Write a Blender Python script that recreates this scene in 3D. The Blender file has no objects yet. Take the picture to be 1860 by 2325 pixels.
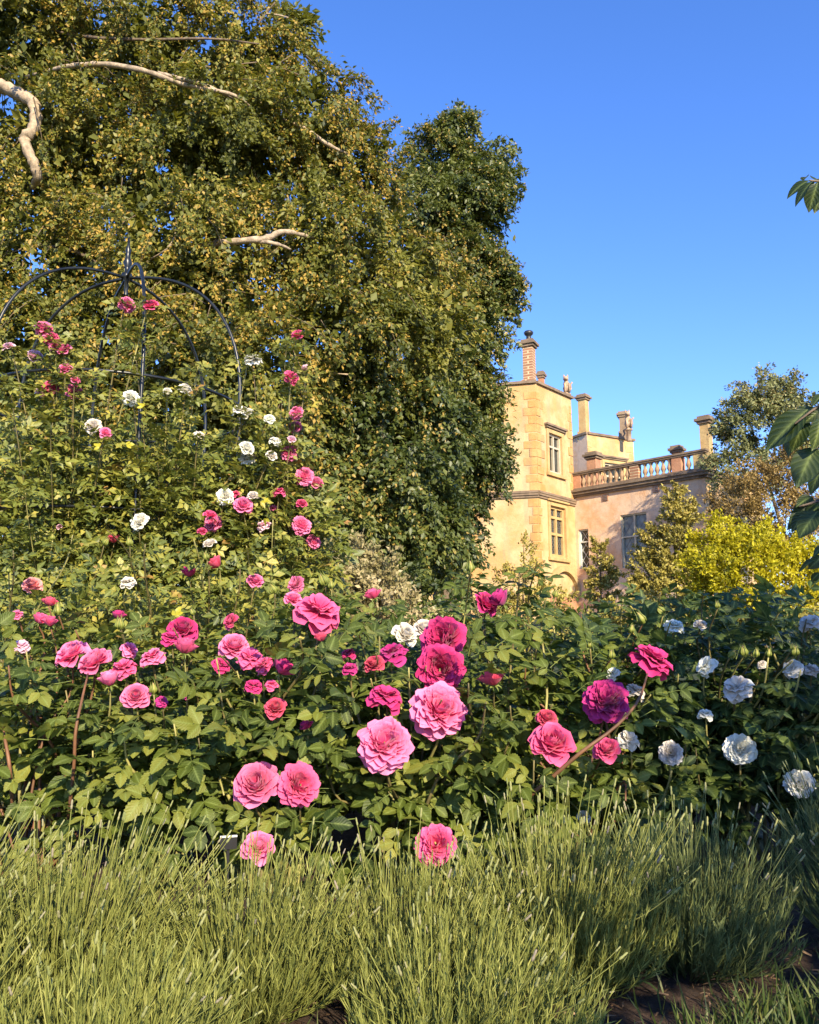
import bpy, math
import numpy as np
from mathutils import Vector, Matrix

# ------------------------------------------------------------------ camera
F_PX, CX, CY = 1870.0, 930.0, 1162.5          # focal length and centre in photo pixels (1860 x 2325)
CAM_H, PITCH = 0.75, math.radians(9.3)
scn = bpy.context.scene
C = scn.collection
cam_d = bpy.data.cameras.new('camera')
cam_d.sensor_fit = 'VERTICAL'; cam_d.sensor_height = 24.0
cam_d.lens = 24.0 * F_PX / 2325.0
cam_d.clip_start = 0.05; cam_d.clip_end = 3000
cam = bpy.data.objects.new('camera', cam_d); C.objects.link(cam)
cam.location = (0, 0, CAM_H); cam.rotation_euler = (math.pi / 2 + PITCH, 0, 0)
scn.camera = cam

# ------------------------------------------------------------------ sky, sun, exposure
SUN_AZ, SUN_EL = math.radians(161), math.radians(27)     # azimuth clockwise from the view direction (+Y)
SUN = np.array([math.sin(SUN_AZ) * math.cos(SUN_EL), math.cos(SUN_AZ) * math.cos(SUN_EL), math.sin(SUN_EL)])
world = bpy.data.worlds.new('World'); scn.world = world; world.use_nodes = True
wn = world.node_tree; wn.nodes.clear()
sky = wn.nodes.new('ShaderNodeTexSky'); sky.sky_type = 'NISHITA'; sky.sun_disc = False
sky.sun_elevation = SUN_EL; sky.sun_rotation = SUN_AZ
sky.air_density = 1.0; sky.dust_density = 0.05; sky.ozone_density = 3.0; sky.altitude = 100
hs = wn.nodes.new('ShaderNodeHueSaturation'); hs.inputs['Saturation'].default_value = 1.20
bg = wn.nodes.new('ShaderNodeBackground'); bg.inputs['Strength'].default_value = 0.15
wo = wn.nodes.new('ShaderNodeOutputWorld')
wn.links.new(sky.outputs[0], hs.inputs['Color']); tint = wn.nodes.new('ShaderNodeMix'); tint.data_type = 'RGBA'; tint.blend_type = 'MULTIPLY'; tint.inputs[0].default_value = 1
tint.inputs[7].default_value = (.90, .83, 1.08, 1)      # white balance of the photo's sky
wn.links.new(hs.outputs[0], tint.inputs[6]); wn.links.new(tint.outputs[2], bg.inputs['Color'])
wn.links.new(bg.outputs[0], wo.inputs['Surface'])
sun_d = bpy.data.lights.new('sun', 'SUN'); sun_d.energy = 4.6; sun_d.angle = math.radians(0.5)
sun_d.color = (1.0, 0.85, 0.60)
sun_o = bpy.data.objects.new('sun', sun_d); C.objects.link(sun_o)
sun_o.rotation_euler = Vector(-SUN).to_track_quat('-Z', 'Y').to_euler()
vs = scn.view_settings
vs.view_transform = 'Standard'; vs.look = 'None'; vs.exposure = 1.12; vs.gamma = 1.0; vs.use_curve_mapping = False
scn.cycles.max_bounces = 6; scn.cycles.diffuse_bounces = 3; scn.cycles.glossy_bounces = 2
scn.cycles.transmission_bounces = 4; scn.cycles.transparent_max_bounces = 4

# ------------------------------------------------------------------ helpers
def ray(px, py):
    dx, dy = (px - CX) / F_PX, (CY - py) / F_PX
    return np.array([dx, math.cos(PITCH) - dy * math.sin(PITCH), math.sin(PITCH) + dy * math.cos(PITCH)])
def P(px, py, d):                                   # the point d metres in front of the camera seen at a photo pixel
    r = ray(px, py); r = r / r[1] * d
    return r + np.array([0, 0, CAM_H])
def proj(V):                                        # world points -> photo pixels and distance
    q = np.asarray(V) - np.array([0, 0, CAM_H])
    f = q[..., 1] * math.cos(PITCH) + q[..., 2] * math.sin(PITCH)
    u = -q[..., 1] * math.sin(PITCH) + q[..., 2] * math.cos(PITCH)
    f = np.where(np.abs(f) < 1e-6, 1e-6, f)
    return CX + F_PX * q[..., 0] / f, CY - F_PX * u / f, f
def nrm(a):
    a = np.asarray(a, float)
    return a / np.maximum(np.linalg.norm(a, axis=-1, keepdims=True), 1e-9)
def vnoise(p, seed=0.0, f=1.0):                     # cheap smooth 3-D noise, roughly -1..1
    x, y, z = p[..., 0] * f + seed * 3.1, p[..., 1] * f - seed * 1.7, p[..., 2] * f + seed * 2.3
    return (np.sin(1.7 * x + 1.3 * np.sin(1.1 * y + .5)) * np.cos(1.9 * z + 1.2 * np.sin(.9 * x)) * .5 +
            np.sin(2.9 * y + 1.1 * z + 1.4 * np.sin(1.7 * x)) * .3 + np.sin(4.3 * z + 3.1 * x + 2.0 * np.sin(2.1 * y)) * .25)
def np_mesh(name, V, F, attrs=None, smooth=False):
    V = np.ascontiguousarray(V, np.float32); F = np.ascontiguousarray(F, np.int32)
    me = bpy.data.meshes.new(name)
    m, k = F.shape
    me.vertices.add(len(V)); me.vertices.foreach_set('co', V.ravel())
    me.loops.add(m * k); me.loops.foreach_set('vertex_index', F.ravel())
    me.polygons.add(m); me.polygons.foreach_set('loop_start', np.arange(0, m * k, k, dtype=np.int32))
    if smooth: me.polygons.foreach_set('use_smooth', np.ones(m, bool))
    for n, a in (attrs or {}).items():
        at = me.attributes.new(n, 'FLOAT', 'POINT'); at.data.foreach_set('value', np.ascontiguousarray(a, np.float32))
    me.update(calc_edges=True)
    return me
def frames(d, n, s):
    y = nrm(d); x = nrm(np.cross(y, n)); z = np.cross(x, y)
    M = np.stack([x, y, z], -1)
    s = np.asarray(s, float)
    return M * (s[..., None, None] if s.ndim else s)
def stamp(tm, M, T):
    V, F = tm['V'], tm['F']
    K, n = len(T), len(V)
    W = np.einsum('kij,nj->kni', M, V) + T[:, None, :]
    FF = F[None] + (np.arange(K) * n)[:, None, None]
    return W.reshape(-1, 3), FF.reshape(-1, 3)
class Acc:                                          # collects triangles with per-vertex attributes
    def __init__(s): s.V, s.F, s.A, s.n = [], [], {}, 0
    def add(s, V, F, **at):
        if not len(V): return
        s.V.append(V); s.F.append(F + s.n); s.n += len(V)
        for k, a in at.items(): s.A.setdefault(k, []).append(np.broadcast_to(a, (len(V),)))
    def mesh(s, name, loc=(0, 0, 0), smooth=False):
        return np_mesh(name, np.concatenate(s.V) - np.asarray(loc), np.concatenate(s.F),
                       {k: np.concatenate(a) for k, a in s.A.items()}, smooth)
def obj(name, me, mat=None, parent=None, loc=(0, 0, 0)):
    o = bpy.data.objects.new(name, me); C.objects.link(o)
    if mat is not None and me is not None:
        if not me.materials: me.materials.append(mat)
        elif me.materials[0] is not mat: o.material_slots[0].link = 'OBJECT'; o.material_slots[0].material = mat
    o.location = loc
    if parent is not None: o.parent = parent
    return o
def thing(name, label, cat, loc=(0, 0, 0), group=None):
    o = bpy.data.objects.new(name, None); C.objects.link(o); o.location = loc; o.empty_display_size = .1
    o['label'] = label; o['category'] = cat
    if group: o['group'] = group
    return o
def tag(o, label=None, cat=None, group=None, kind=None):
    if label: o['label'] = label
    if cat: o['category'] = cat
    if group: o['group'] = group
    if kind: o['kind'] = kind
    return o
def tube(pts, rad, sides=5, cap=True):
    pts = np.asarray(pts, float); n = len(pts); rad = np.broadcast_to(np.asarray(rad, float), (n,))
    t = nrm(np.gradient(pts, axis=0))
    up = np.array([0.13, 0.31, 0.94]) if abs(t[:, 2]).mean() < .8 else np.array([0.95, .25, .1])
    x = nrm(np.cross(t, up)); y = np.cross(t, x)
    a = np.arange(sides) / sides * 2 * math.pi
    V = pts[:, None] + rad[:, None, None] * (np.cos(a)[None, :, None] * x[:, None] + np.sin(a)[None, :, None] * y[:, None])
    i = np.arange(n - 1)[:, None] * sides; j = np.arange(sides)[None]; k = (j + 1) % sides
    q = np.stack([i + j, i + k, i + sides + k, i + sides + j], -1).reshape(-1, 4)
    F = np.concatenate([q[:, [0, 1, 2]], q[:, [0, 2, 3]]])
    V = V.reshape(-1, 3)
    if cap:
        V = np.concatenate([V, pts[-1:], pts[:1]]); e = (n - 1) * sides
        F = np.concatenate([F, [[e + a_, e + (a_ + 1) % sides, n * sides] for a_ in range(sides)],
                            [[(a_ + 1) % sides, a_, n * sides + 1] for a_ in range(sides)]])
    return V, F
def spline(pts, n):                                 # Catmull-Rom through the points
    p = np.asarray(pts, float); p = np.concatenate([[2 * p[0] - p[1]], p, [2 * p[-1] - p[-2]]])
    out = []
    for u in np.linspace(0, len(p) - 3 - 1e-6, n):
        i = int(u); t = u - i; a, b, c, d = p[i:i + 4]
        out.append(.5 * (2 * b + (c - a) * t + (2 * a - 5 * b + 4 * c - d) * t * t + (3 * b - a - 3 * c + d) * t ** 3))
    return np.array(out)

# ------------------------------------------------------------------ materials
def new_mat(name):
    m = bpy.data.materials.new(name); m.use_nodes = True
    nt = m.node_tree
    return m, nt, nt.nodes['Principled BSDF'], nt.nodes['Material Output']
def ramp(nt, fac, stops):
    r = nt.nodes.new('ShaderNodeValToRGB'); e = r.color_ramp.elements
    while len(e) < len(stops): e.new(0.5)
    for el, (p, c) in zip(e, stops): el.position = p; el.color = (*c, 1)
    if fac is not None: nt.links.new(fac, r.inputs[0])
    return r.outputs[0]
def attr(nt, n):
    a = nt.nodes.new('ShaderNodeAttribute'); a.attribute_name = n; return a.outputs['Fac']
def mixc(nt, fac, a, b, mode='MIX'):
    m = nt.nodes.new('ShaderNodeMix'); m.data_type = 'RGBA'; m.blend_type = mode
    for s, v in ((0, fac), (6, a), (7, b)):
        if hasattr(v, 'is_linked') or hasattr(v, 'links'): nt.links.new(v, m.inputs[s])
        else: m.inputs[s].default_value = (*v, 1) if isinstance(v, tuple) else v
    return m.outputs[2]
def noise(nt, scale, detail=4, rough=.6, vec=None, kind='Fac'):
    n = nt.nodes.new('ShaderNodeTexNoise'); n.inputs['Scale'].default_value = scale
    n.inputs['Detail'].default_value = detail; n.inputs['Roughness'].default_value = rough
    if vec is not None: nt.links.new(vec, n.inputs['Vector'])
    return n.outputs[kind]
def coords(nt, kind='Object', scale=None):
    t = nt.nodes.new('ShaderNodeTexCoord')
    if scale is None: return t.outputs[kind]
    m = nt.nodes.new('ShaderNodeMapping'); m.inputs['Scale'].default_value = scale
    nt.links.new(t.outputs[kind], m.inputs['Vector']); return m.outputs[0]
def bump(nt, b, h, strength=.3, dist=.02):
    n = nt.nodes.new('ShaderNodeBump'); n.inputs['Strength'].default_value = strength; n.inputs['Distance'].default_value = dist
    nt.links.new(h, n.inputs['Height']); nt.links.new(n.outputs[0], b.inputs['Normal'])
def leaf_mat(name, stops, rough=.5, transl=.25, tcol=None, spec=.4, gold=None, vein=False):
    m, nt, b, out = new_mat(name)
    col = ramp(nt, attr(nt, 'rnd'), stops)
    if gold: col = mixc(nt, attr(nt, 'gold'), col, gold)
    if vein:                                        # paler midrib
        def mth(op, a, b_):
            q = nt.nodes.new('ShaderNodeMath'); q.operation = op
            for i_, x_ in enumerate((a, b_)):
                if x_ is None: continue
                if hasattr(x_, 'links'): nt.links.new(x_, q.inputs[i_])
                else: q.inputs[i_].default_value = x_
            return q.outputs[0]
        rib = attr(nt, 'rib'); v = mth('MULTIPLY', mth('POWER', rib, 7.0), .6)
        # side veins run from the midrib towards the tip
        ph = mth('ADD', mth('MULTIPLY', attr(nt, 'lt'), 44.0), mth('MULTIPLY', rib, 13.0))
        vein_h = mth('MULTIPLY', mth('ADD', mth('SINE', ph, None), 1.0), .5)
        bump(nt, b, vein_h, .25, .003)
        col = mixc(nt, mth('MULTIPLY', mth('POWER', vein_h, 5.0), .13), col, (.24, .30, .09))
        col = mixc(nt, v, col, (.26, .33, .10))
        mo = ramp(nt, noise(nt, 55, 4, .7, coords(nt, 'Generated') if False else None), [(.3, (.62, .66, .6)), (.7, (1.25, 1.2, 1.1))])
        col = mixc(nt, 1.0, col, mo, 'MULTIPLY')
    nt.links.new(col, b.inputs['Base Color'])
    b.inputs['Roughness'].default_value = rough; b.inputs['Specular IOR Level'].default_value = spec
    if transl:
        tr = nt.nodes.new('ShaderNodeBsdfTranslucent')
        tc = mixc(nt, .6, col, tcol or (.35, .42, .04))
        nt.links.new(tc, tr.inputs['Color'])
        mx = nt.nodes.new('ShaderNodeMixShader'); mx.inputs[0].default_value = transl
        nt.links.new(b.outputs[0], mx.inputs[1]); nt.links.new(tr.outputs[0], mx.inputs[2])
        nt.links.new(mx.outputs[0], out.inputs['Surface'])
    return m
def petal_mat(name, deep, edge, transl=.3):
    m, nt, b, out = new_mat(name)
    f = nt.nodes.new('ShaderNodeMath'); f.operation = 'MULTIPLY_ADD'; f.inputs[1].default_value = .35; f.use_clamp = True
    nt.links.new(attr(nt, 'rnd'), f.inputs[0])
    pw = nt.nodes.new('ShaderNodeMath'); pw.operation = 'POWER'; pw.inputs[1].default_value = 1.5
    nt.links.new(attr(nt, 'tip'), pw.inputs[0])
    sc = nt.nodes.new('ShaderNodeMath'); sc.operation = 'MULTIPLY'; sc.inputs[1].default_value = .8
    nt.links.new(pw.outputs[0], sc.inputs[0]); nt.links.new(sc.outputs[0], f.inputs[2])
    col = mixc(nt, f.outputs[0], deep, edge)
    oi = nt.nodes.new('ShaderNodeObjectInfo'); col = mixc(nt, 1.0, col, ramp(nt, oi.outputs['Random'], [(0, (.86, .80, .80)), (1, (1.06, 1.12, 1.10))]), 'MULTIPLY')
    br = ramp(nt, noise(nt, 9, 4, .7), [(.66, (0, 0, 0)), (.78, (.22, .22, .22))]); col = mixc(nt, br, col, (.55, .34, .20) if deep[0] > .75 else tuple(x * .7 for x in deep))
    nt.links.new(col, b.inputs['Base Color']); b.inputs['Roughness'].default_value = .62
    b.inputs['Specular IOR Level'].default_value = .2
    b.inputs['Sheen Weight'].default_value = .15
    tr = nt.nodes.new('ShaderNodeBsdfTranslucent'); nt.links.new(col, tr.inputs['Color'])
    mx = nt.nodes.new('ShaderNodeMixShader'); mx.inputs[0].default_value = transl
    nt.links.new(b.outputs[0], mx.inputs[1]); nt.links.new(tr.outputs[0], mx.inputs[2])
    nt.links.new(mx.outputs[0], out.inputs['Surface'])
    return m
def plain(name, col, rough=.6, metal=0., var=.12, scale=6, bmp=.0):
    m, nt, b, out = new_mat(name)
    nz = noise(nt, scale, 5, .65, coords(nt))
    c2 = tuple(max(0, c * (1 - 2.2 * var)) for c in col); c3 = tuple(min(1, c * (1 + 1.6 * var)) for c in col)
    nt.links.new(ramp(nt, nz, [(.3, c2), (.7, c3)]), b.inputs['Base Color'])
    b.inputs['Roughness'].default_value = rough; b.inputs['Metallic'].default_value = metal
    if bmp: bump(nt, b, noise(nt, scale * 5, 5, .7, coords(nt)), bmp, .02)
    return m
def stone_mat(name, base, stain, dark, stain_at=.50, scale=1.0):
    m, nt, b, out = new_mat(name)
    co = coords(nt)
    n1 = noise(nt, scale, 6, .62, co)
    n2 = noise(nt, 5.0, 6, .7, co)
    n3 = noise(nt, 1.0, 5, .6, coords(nt, scale=(2.2, 2.2, .35)))      # rain streaks
    c = mixc(nt, ramp(nt, n1, [(stain_at - .08, (0, 0, 0)), (stain_at + .1, (1, 1, 1))]), base, stain)
    c = mixc(nt, ramp(nt, n2, [(.5, (0, 0, 0)), (.78, (.6, .6, .6))]), c, tuple(x * .58 for x in base))
    c = mixc(nt, ramp(nt, n3, [(.52, (0, 0, 0)), (.72, (.8, .8, .8))]), c, dark)
    nt.links.new(c, b.inputs['Base Color']); b.inputs['Roughness'].default_value = .9
    b.inputs['Specular IOR Level'].default_value = .2
    bump(nt, b, noise(nt, 9, 8, .75, co), .5, .04)
    return m
M = {}
M['render_yellow'] = stone_mat('render_yellow', (.57, .42, .225), (.53, .31, .13), (.37, .28, .18))
M['render_pink'] = stone_mat('render_pink', (.70, .50, .34), (.64, .36, .18), (.48, .35, .26), .56)
M['quoin'] = stone_mat('quoin', (.54, .34, .14), (.50, .26, .09), (.34, .22, .12), .48, 1.6)
M['coping'] = stone_mat('coping', (.26, .19, .13), (.18, .13, .09), (.10, .08, .06), .5, 1.4)
M['dressing'] = stone_mat('dressing', (.52, .37, .17), (.46, .29, .12), (.28, .20, .11), .55, 1.4)
M['baluster'] = stone_mat('baluster', (.40, .27, .16), (.34, .20, .11), (.16, .12, .08), .5, 3)
M['terracotta'] = stone_mat('terracotta', (.50, .26, .15), (.42, .20, .11), (.24, .13, .09), .5, 1.5)
M['frame_white'] = plain('frame_white', (.50, .44, .32), .5, 0, .06)
M['lead'] = plain('lead', (.16, .16, .16), .5, .3, .1)
M['lead_pale'] = plain('lead_pale', (.52, .53, .50), .6, 0, .1)
M['iron_dark'] = plain('iron_dark', (.02, .02, .022), .45, 0, .2)
M['statue'] = stone_mat('statue', (.50, .36, .24), (.40, .27, .17), (.16, .13, .1), .5, 5)
def brick_mat():
    m, nt, b, out = new_mat('brick_wall')
    t = nt.nodes.new('ShaderNodeTexBrick'); t.inputs['Scale'].default_value = 1
    t.inputs['Brick Width'].default_value = .24; t.inputs['Row Height'].default_value = .11
    t.inputs['Mortar Size'].default_value = .013
    t.inputs['Color1'].default_value = (.36, .17, .09, 1); t.inputs['Color2'].default_value = (.26, .12, .07, 1)
    t.inputs['Mortar'].default_value = (.58, .46, .28, 1)
    ge = nt.nodes.new('ShaderNodeNewGeometry'); sp = nt.nodes.new('ShaderNodeSeparateXYZ')
    nt.links.new(ge.outputs['Position'], sp.inputs[0])
    ad = nt.nodes.new('ShaderNodeMath'); ad.operation = 'ADD'
    nt.links.new(sp.outputs['X'], ad.inputs[0]); nt.links.new(sp.outputs['Y'], ad.inputs[1])
    cb = nt.nodes.new('ShaderNodeCombineXYZ'); nt.links.new(ad.outputs[0], cb.inputs[0]); nt.links.new(sp.outputs['Z'], cb.inputs[1])
    nt.links.new(cb.outputs[0], t.inputs['Vector'])
    c = mixc(nt, ramp(nt, noise(nt, 3, 5), [(.45, (0, 0, 0)), (.7, (.8, .8, .8))]), t.outputs['Color'], (.30, .19, .11))
    nt.links.new(c, b.inputs['Base Color']); b.inputs['Roughness'].default_value = .9
    bump(nt, b, t.outputs['Fac'], -.6, .02)
    return m
M['brick'] = brick_mat()
def glass_mat():
    m, nt, b, out = new_mat('window_glass')
    nt.links.new(ramp(nt, noise(nt, 2.5, 3, .5, coords(nt)), [(.35, (.012, .014, .014)), (.7, (.06, .065, .06))]), b.inputs['Base Color'])
    b.inputs['Roughness'].default_value = .16; b.inputs['Specular IOR Level'].default_value = .4
    bump(nt, b, noise(nt, 3.5, 2, .5, coords(nt)), .25, .03)
    return m
M['glass'] = glass_mat()
M['glass_pale'] = plain('glass_pale', (.19, .20, .17), .25, 0, .35, 1.6)  # grey-green reflection is put into the base colour

# ------------------------------------------------------------------ ground
def ground_z(x, y):
    return np.interp(y, [7, 14, 26], [0, .5, 1.6]) + np.zeros_like(np.asarray(x, float))
def make_ground():
    xs = np.concatenate([np.linspace(-900, -14, 14), np.linspace(-12, 12, 121), np.linspace(14, 900, 14)])
    ys = np.concatenate([np.linspace(-600, -4, 8), np.linspace(-3, 9, 121), np.linspace(10, 60, 26), np.linspace(80, 1800, 12)])
    X, Y = np.meshgrid(xs, ys); Z = ground_z(X, Y)
    near = np.exp(-((Y - 3) / 4.5) ** 4) * np.exp(-(X / 9) ** 4)
    p = np.stack([X, Y, X * 0], -1)
    Z = Z + near * (.012 * vnoise(p, 1, 4) + .010 * vnoise(p, 2, 11) + .006 * vnoise(p, 5, 27))
    V = np.stack([X, Y, Z], -1).reshape(-1, 3)
    w = len(xs); i = (np.arange(len(ys) - 1)[:, None] * w + np.arange(w - 1)[None]).ravel()
    me = np_mesh('ground', V, np.stack([i, i + 1, i + w + 1, i + w], -1), smooth=True)
    m, nt, b, out = new_mat('ground')
    co = coords(nt)
    soil = ramp(nt, noise(nt, 38, 8, .75, co), [(.32, (.025, .014, .009)), (.55, (.085, .048, .028)), (.75, (.22, .13, .08))])
    grass = ramp(nt, noise(nt, 20, 6, .7, co), [(.3, (.02, .032, .010)), (.7, (.05, .07, .02))])
    sp = nt.nodes.new('ShaderNodeSeparateXYZ'); nt.links.new(co, sp.inputs[0])
    # bed between the lawn edge (y = 1.8) and y = 7; lawn elsewhere, edge wandering a little
    wob = nt.nodes.new('ShaderNodeMath'); wob.operation = 'MULTIPLY_ADD'; wob.inputs[1].default_value = .35
    nt.links.new(noise(nt, 5, 4, .6, co), wob.inputs[0]); nt.links.new(sp.outputs['Y'], wob.inputs[2])
    near_f = ramp(nt, wob.outputs[0], [(0, (0, 0, 0)), (1, (1, 1, 1))])
    mp = nt.nodes.new('ShaderNodeMapRange'); mp.inputs[1].default_value = 1.9; mp.inputs[2].default_value = 1.98
    nt.links.new(wob.outputs[0], mp.inputs[0])
    mp2 = nt.nodes.new('ShaderNodeMapRange'); mp2.inputs[1].default_value = 7.2; mp2.inputs[2].default_value = 7.6
    mp2.inputs[3].default_value = 1; mp2.inputs[4].default_value = 0
    nt.links.new(wob.outputs[0], mp2.inputs[0])
    mu = nt.nodes.new('ShaderNodeMath'); mu.operation = 'MULTIPLY'
    nt.links.new(mp.outputs[0], mu.inputs[0]); nt.links.new(mp2.outputs[0], mu.inputs[1])
    nt.links.new(mixc(nt, mu.outputs[0], grass, soil), b.inputs['Base Color'])
    b.inputs['Roughness'].default_value = .95
    bump(nt, b, noise(nt, 60, 8, .8, co), .9, .02)
    tag(obj('ground', me, m), kind='structure')
make_ground()

# ------------------------------------------------------------------ the country house
HOUSE = np.array([7.0, 31.0, 1.0])
house = thing('country_house', 'old stone country house with yellow canted tower, balustraded pink wing and chimneys', 'building', HOUSE)
def az(deg): return np.array([math.sin(math.radians(deg)), math.cos(math.radians(deg))])
class Face:
    def __init__(s, O, a, flip=1):                  # vertical wall plane: origin, direction azimuth; normal towards the camera side
        s.O = np.asarray(O, float); s.d = az(a)
        n = np.array([s.d[1], -s.d[0]])
        if n @ (s.O) > 0: n = -n
        s.n = n
    def hit(s, px, py):
        r = ray(px, py); t = (s.O @ s.n) / (r[:2] @ s.n)
        h = r * t; return (h[:2] - s.O) @ s.d, h[2] + CAM_H
    def pt(s, a, z, off=0.):
        q = s.O + s.d * a + s.n * off; return np.array([q[0], q[1], z])
BOXF = [(0, 1, 3, 2), (4, 6, 7, 5), (0, 4, 5, 1), (2, 3, 7, 6), (0, 2, 6, 4), (1, 5, 7, 3)]
def fbox_raw(f, s0, s1, z0, z1, n0, n1):
    return [f.pt(s, z, n) for s in (s0, s1) for z in (z0, z1) for n in (n0, n1)]
def pymesh(name, V, Fs, loc=HOUSE, bevel=0):
    me = bpy.data.meshes.new(name); me.from_pydata([tuple(np.asarray(v) - loc) for v in V], [], [tuple(f) for f in Fs])
    import bmesh
    bm = bmesh.new(); bm.from_mesh(me); bmesh.ops.remove_doubles(bm, verts=bm.verts, dist=1e-5)
    bmesh.ops.recalc_face_normals(bm, faces=bm.faces)
    if bevel: bmesh.ops.bevel(bm, geom=bm.edges[:], offset=bevel, segments=1, affect='EDGES', profile=.5)
    bm.to_mesh(me); bm.free(); return me
def fbox(name, f, s0, s1, z0, z1, n0, n1, mat, parent=house, bevel=0):
    return obj(name, pymesh(name, fbox_raw(f, s0, s1, z0, z1, n0, n1), BOXF, bevel=bevel), mat, parent)
def multi(name, boxes, mat, parent=house):
    V, Fs = [], []
    for bx in boxes:
        k = len(V); V += fbox_raw(*bx); Fs += [tuple(i + k for i in q) for q in BOXF]
    me = bpy.data.meshes.new(name); me.from_pydata([tuple(v - HOUSE) for v in V], [], Fs)
    import bmesh
    bm = bmesh.new(); bm.from_mesh(me); bmesh.ops.recalc_face_normals(bm, faces=bm.faces); bm.to_mesh(me); bm.free()
    return obj(name, me, mat, parent)
def wall(name, f, s0, s1, z0, z1, openings, mat, parent=house, depth=.28):
    ss = sorted({s0, s1, *[o[0] for o in openings], *[o[1] for o in openings]})
    zs = sorted({z0, z1, *[o[2] for o in openings], *[o[3] for o in openings]})
    V, Fs = [], []
    def quad(*p):
        k = len(V); V.extend(p); Fs.append((k, k + 1, k + 2, k + 3))
    for a, b in zip(ss, ss[1:]):
        for c, d in zip(zs, zs[1:]):
            if any(o[0] - 1e-6 <= a and b <= o[1] + 1e-6 and o[2] - 1e-6 <= c and d <= o[3] + 1e-6 for o in openings): continue
            quad(f.pt(a, c), f.pt(b, c), f.pt(b, d), f.pt(a, d))
    for a, b, c, d in openings:
        for (p, q), (r, s) in (((a, c), (b, c)), ((b, c), (b, d)), ((b, d), (a, d)), ((a, d), (a, c))):
            quad(f.pt(p, q), f.pt(r, s), f.pt(r, s, -depth), f.pt(p, q, -depth))
    me = bpy.data.meshes.new(name); me.from_pydata([tuple(v - HOUSE) for v in V], [], Fs); me.update()
    return obj(name, me, mat, parent)
def leading(f, a, b, c, d, off, step, parent, mat, wid=.012, slope=1.4):
    V, Fs = [], []
    for sg in (1, -1):
        for k in np.arange(-8, 9):
            x0 = (a + b) / 2 + k * step; pts = []
            for z in (c, d):
                s = x0 + sg * (z - (c + d) / 2) / slope; pts.append((s, z))
            (sA, zA), (sB, zB) = pts
            # clip to the pane
            t0, t1 = 0., 1.
            if abs(sB - sA) > 1e-9:
                ta, tb = (a - sA) / (sB - sA), (b - sA) / (sB - sA)
                t0, t1 = max(t0, min(ta, tb)), min(t1, max(ta, tb))
            if t1 - t0 < .03: continue
            A = (sA + (sB - sA) * t0, zA + (zB - zA) * t0); B = (sA + (sB - sA) * t1, zA + (zB - zA) * t1)
            k0 = len(V)
            for (s, z) in (A, B):
                for dw in (-wid, wid):
                    V.append(f.pt(s + dw, z, off)); V.append(f.pt(s + dw, z, off - .012))
            Fs += [(k0, k0 + 2, k0 + 6, k0 + 4), (k0 + 1, k0 + 5, k0 + 7, k0 + 3), (k0, k0 + 4, k0 + 5, k0 + 1), (k0 + 2, k0 + 3, k0 + 7, k0 + 6)]
    if V:
        me = bpy.data.meshes.new('leading'); me.from_pydata([tuple(v - HOUSE) for v in V], [], Fs); me.update()
        obj('leading', me, mat, parent)
def window(f, a, b, c, d, cols, rows, fmat, gmat=None, surround=None, hood=False, lead=0, bar=.07, leadmat=None, name='window'):
    """frame (the part) with panes and leading as sub-parts; rows are heights from the top as fractions"""
    bx = [(f, a, a + bar, c, d, -.2, -.06), (f, b - bar, b, c, d, -.2, -.06), (f, a + bar, b - bar, c, c + bar, -.2, -.062), (f, a + bar, b - bar, d - bar, d, -.2, -.062)]
    cw = (b - a - bar) / cols
    for i in range(1, cols): bx.append((f, a + i * cw, a + i * cw + bar, c + bar, d - bar, -.2, -.064))
    cuts, acc = [], 0.
    for r in rows[:-1]:
        acc += r; cuts.append(d - acc * (d - c))
    for z in cuts:
        for i in range(cols): bx.append((f, a + i * cw + bar, a + (i + 1) * cw, z - bar / 2, z + bar / 2, -.2, -.066))
    fr = multi(name, bx, fmat)
    zz = [d - bar] + cuts + [c + bar]
    for i in range(cols):
        for j in range(len(zz) - 1):
            s0, s1 = a + i * cw + bar, a + (i + 1) * cw
            top, bot = zz[j] - (bar / 2 if j else 0), zz[j + 1] + (bar / 2 if j < len(zz) - 2 else 0)
            fbox('pane', f, s0 - .01, s1 + .01, bot - .01, top + .01, -.17, -.155, gmat or M['glass'], fr)
            if lead: leading(f, s0, s1, bot, top, -.145, lead, fr, leadmat or M['lead'])
    if surround is not None:
        w = .16
        multi('surround', [(f, a - w, a - .002, c - .05, d + w, .004, .05), (f, b + .002, b + w, c - .05, d + w, .004, .05),
                           (f, a - .002, b + .002, d + .002, d + w, .004, .052), (f, a - w - .05, b + w + .05, c - .17, c - .052, .004, .10)], surround, fr)
    if hood:
        multi('hood_mould', [(f, a - .28, b + .28, d + .26, d + .34, .004, .17), (f, a - .24, b + .24, d + .18, d + .258, .004, .11)], M['coping'], fr)
    return fr
# --- tower
ZB = 1.0                                            # house base level
c3 = P(1221, 1100, 31.0); TC = c3[:2]
FL = Face(TC, -75); FR = Face(TC, 41)
LW = FL.hit(1068, 1240)[0]; RW = FR.hit(1303, 1100)[0]
ZT = FR.hit(1221.5, 873)[1]; ZS = FR.hit(1221.5, 1120)[1]
A_, B_ = FL.pt(LW, 0)[:2], FR.pt(RW, 0)[:2]
u0, zu1 = FR.hit(1244.5, 982); u1, _ = FR.hit(1274, 1000); zu0 = FR.hit(1247, 1070)[1]
l0, zl1 = FR.hit(1248, 1147); l1, _ = FR.hit(1282.5, 1160); zl0 = FR.hit(1250, 1262)[1]
wall_l = wall('tower_wall', FL, 0, LW, ZB, ZT, [], M['render_yellow'])
wall_r = wall('tower_wall', FR, 0, RW, ZB, ZT, [(u0, u1, zu0, zu1), (l0, l1, zl0, zl1)], M['render_yellow'])
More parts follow.
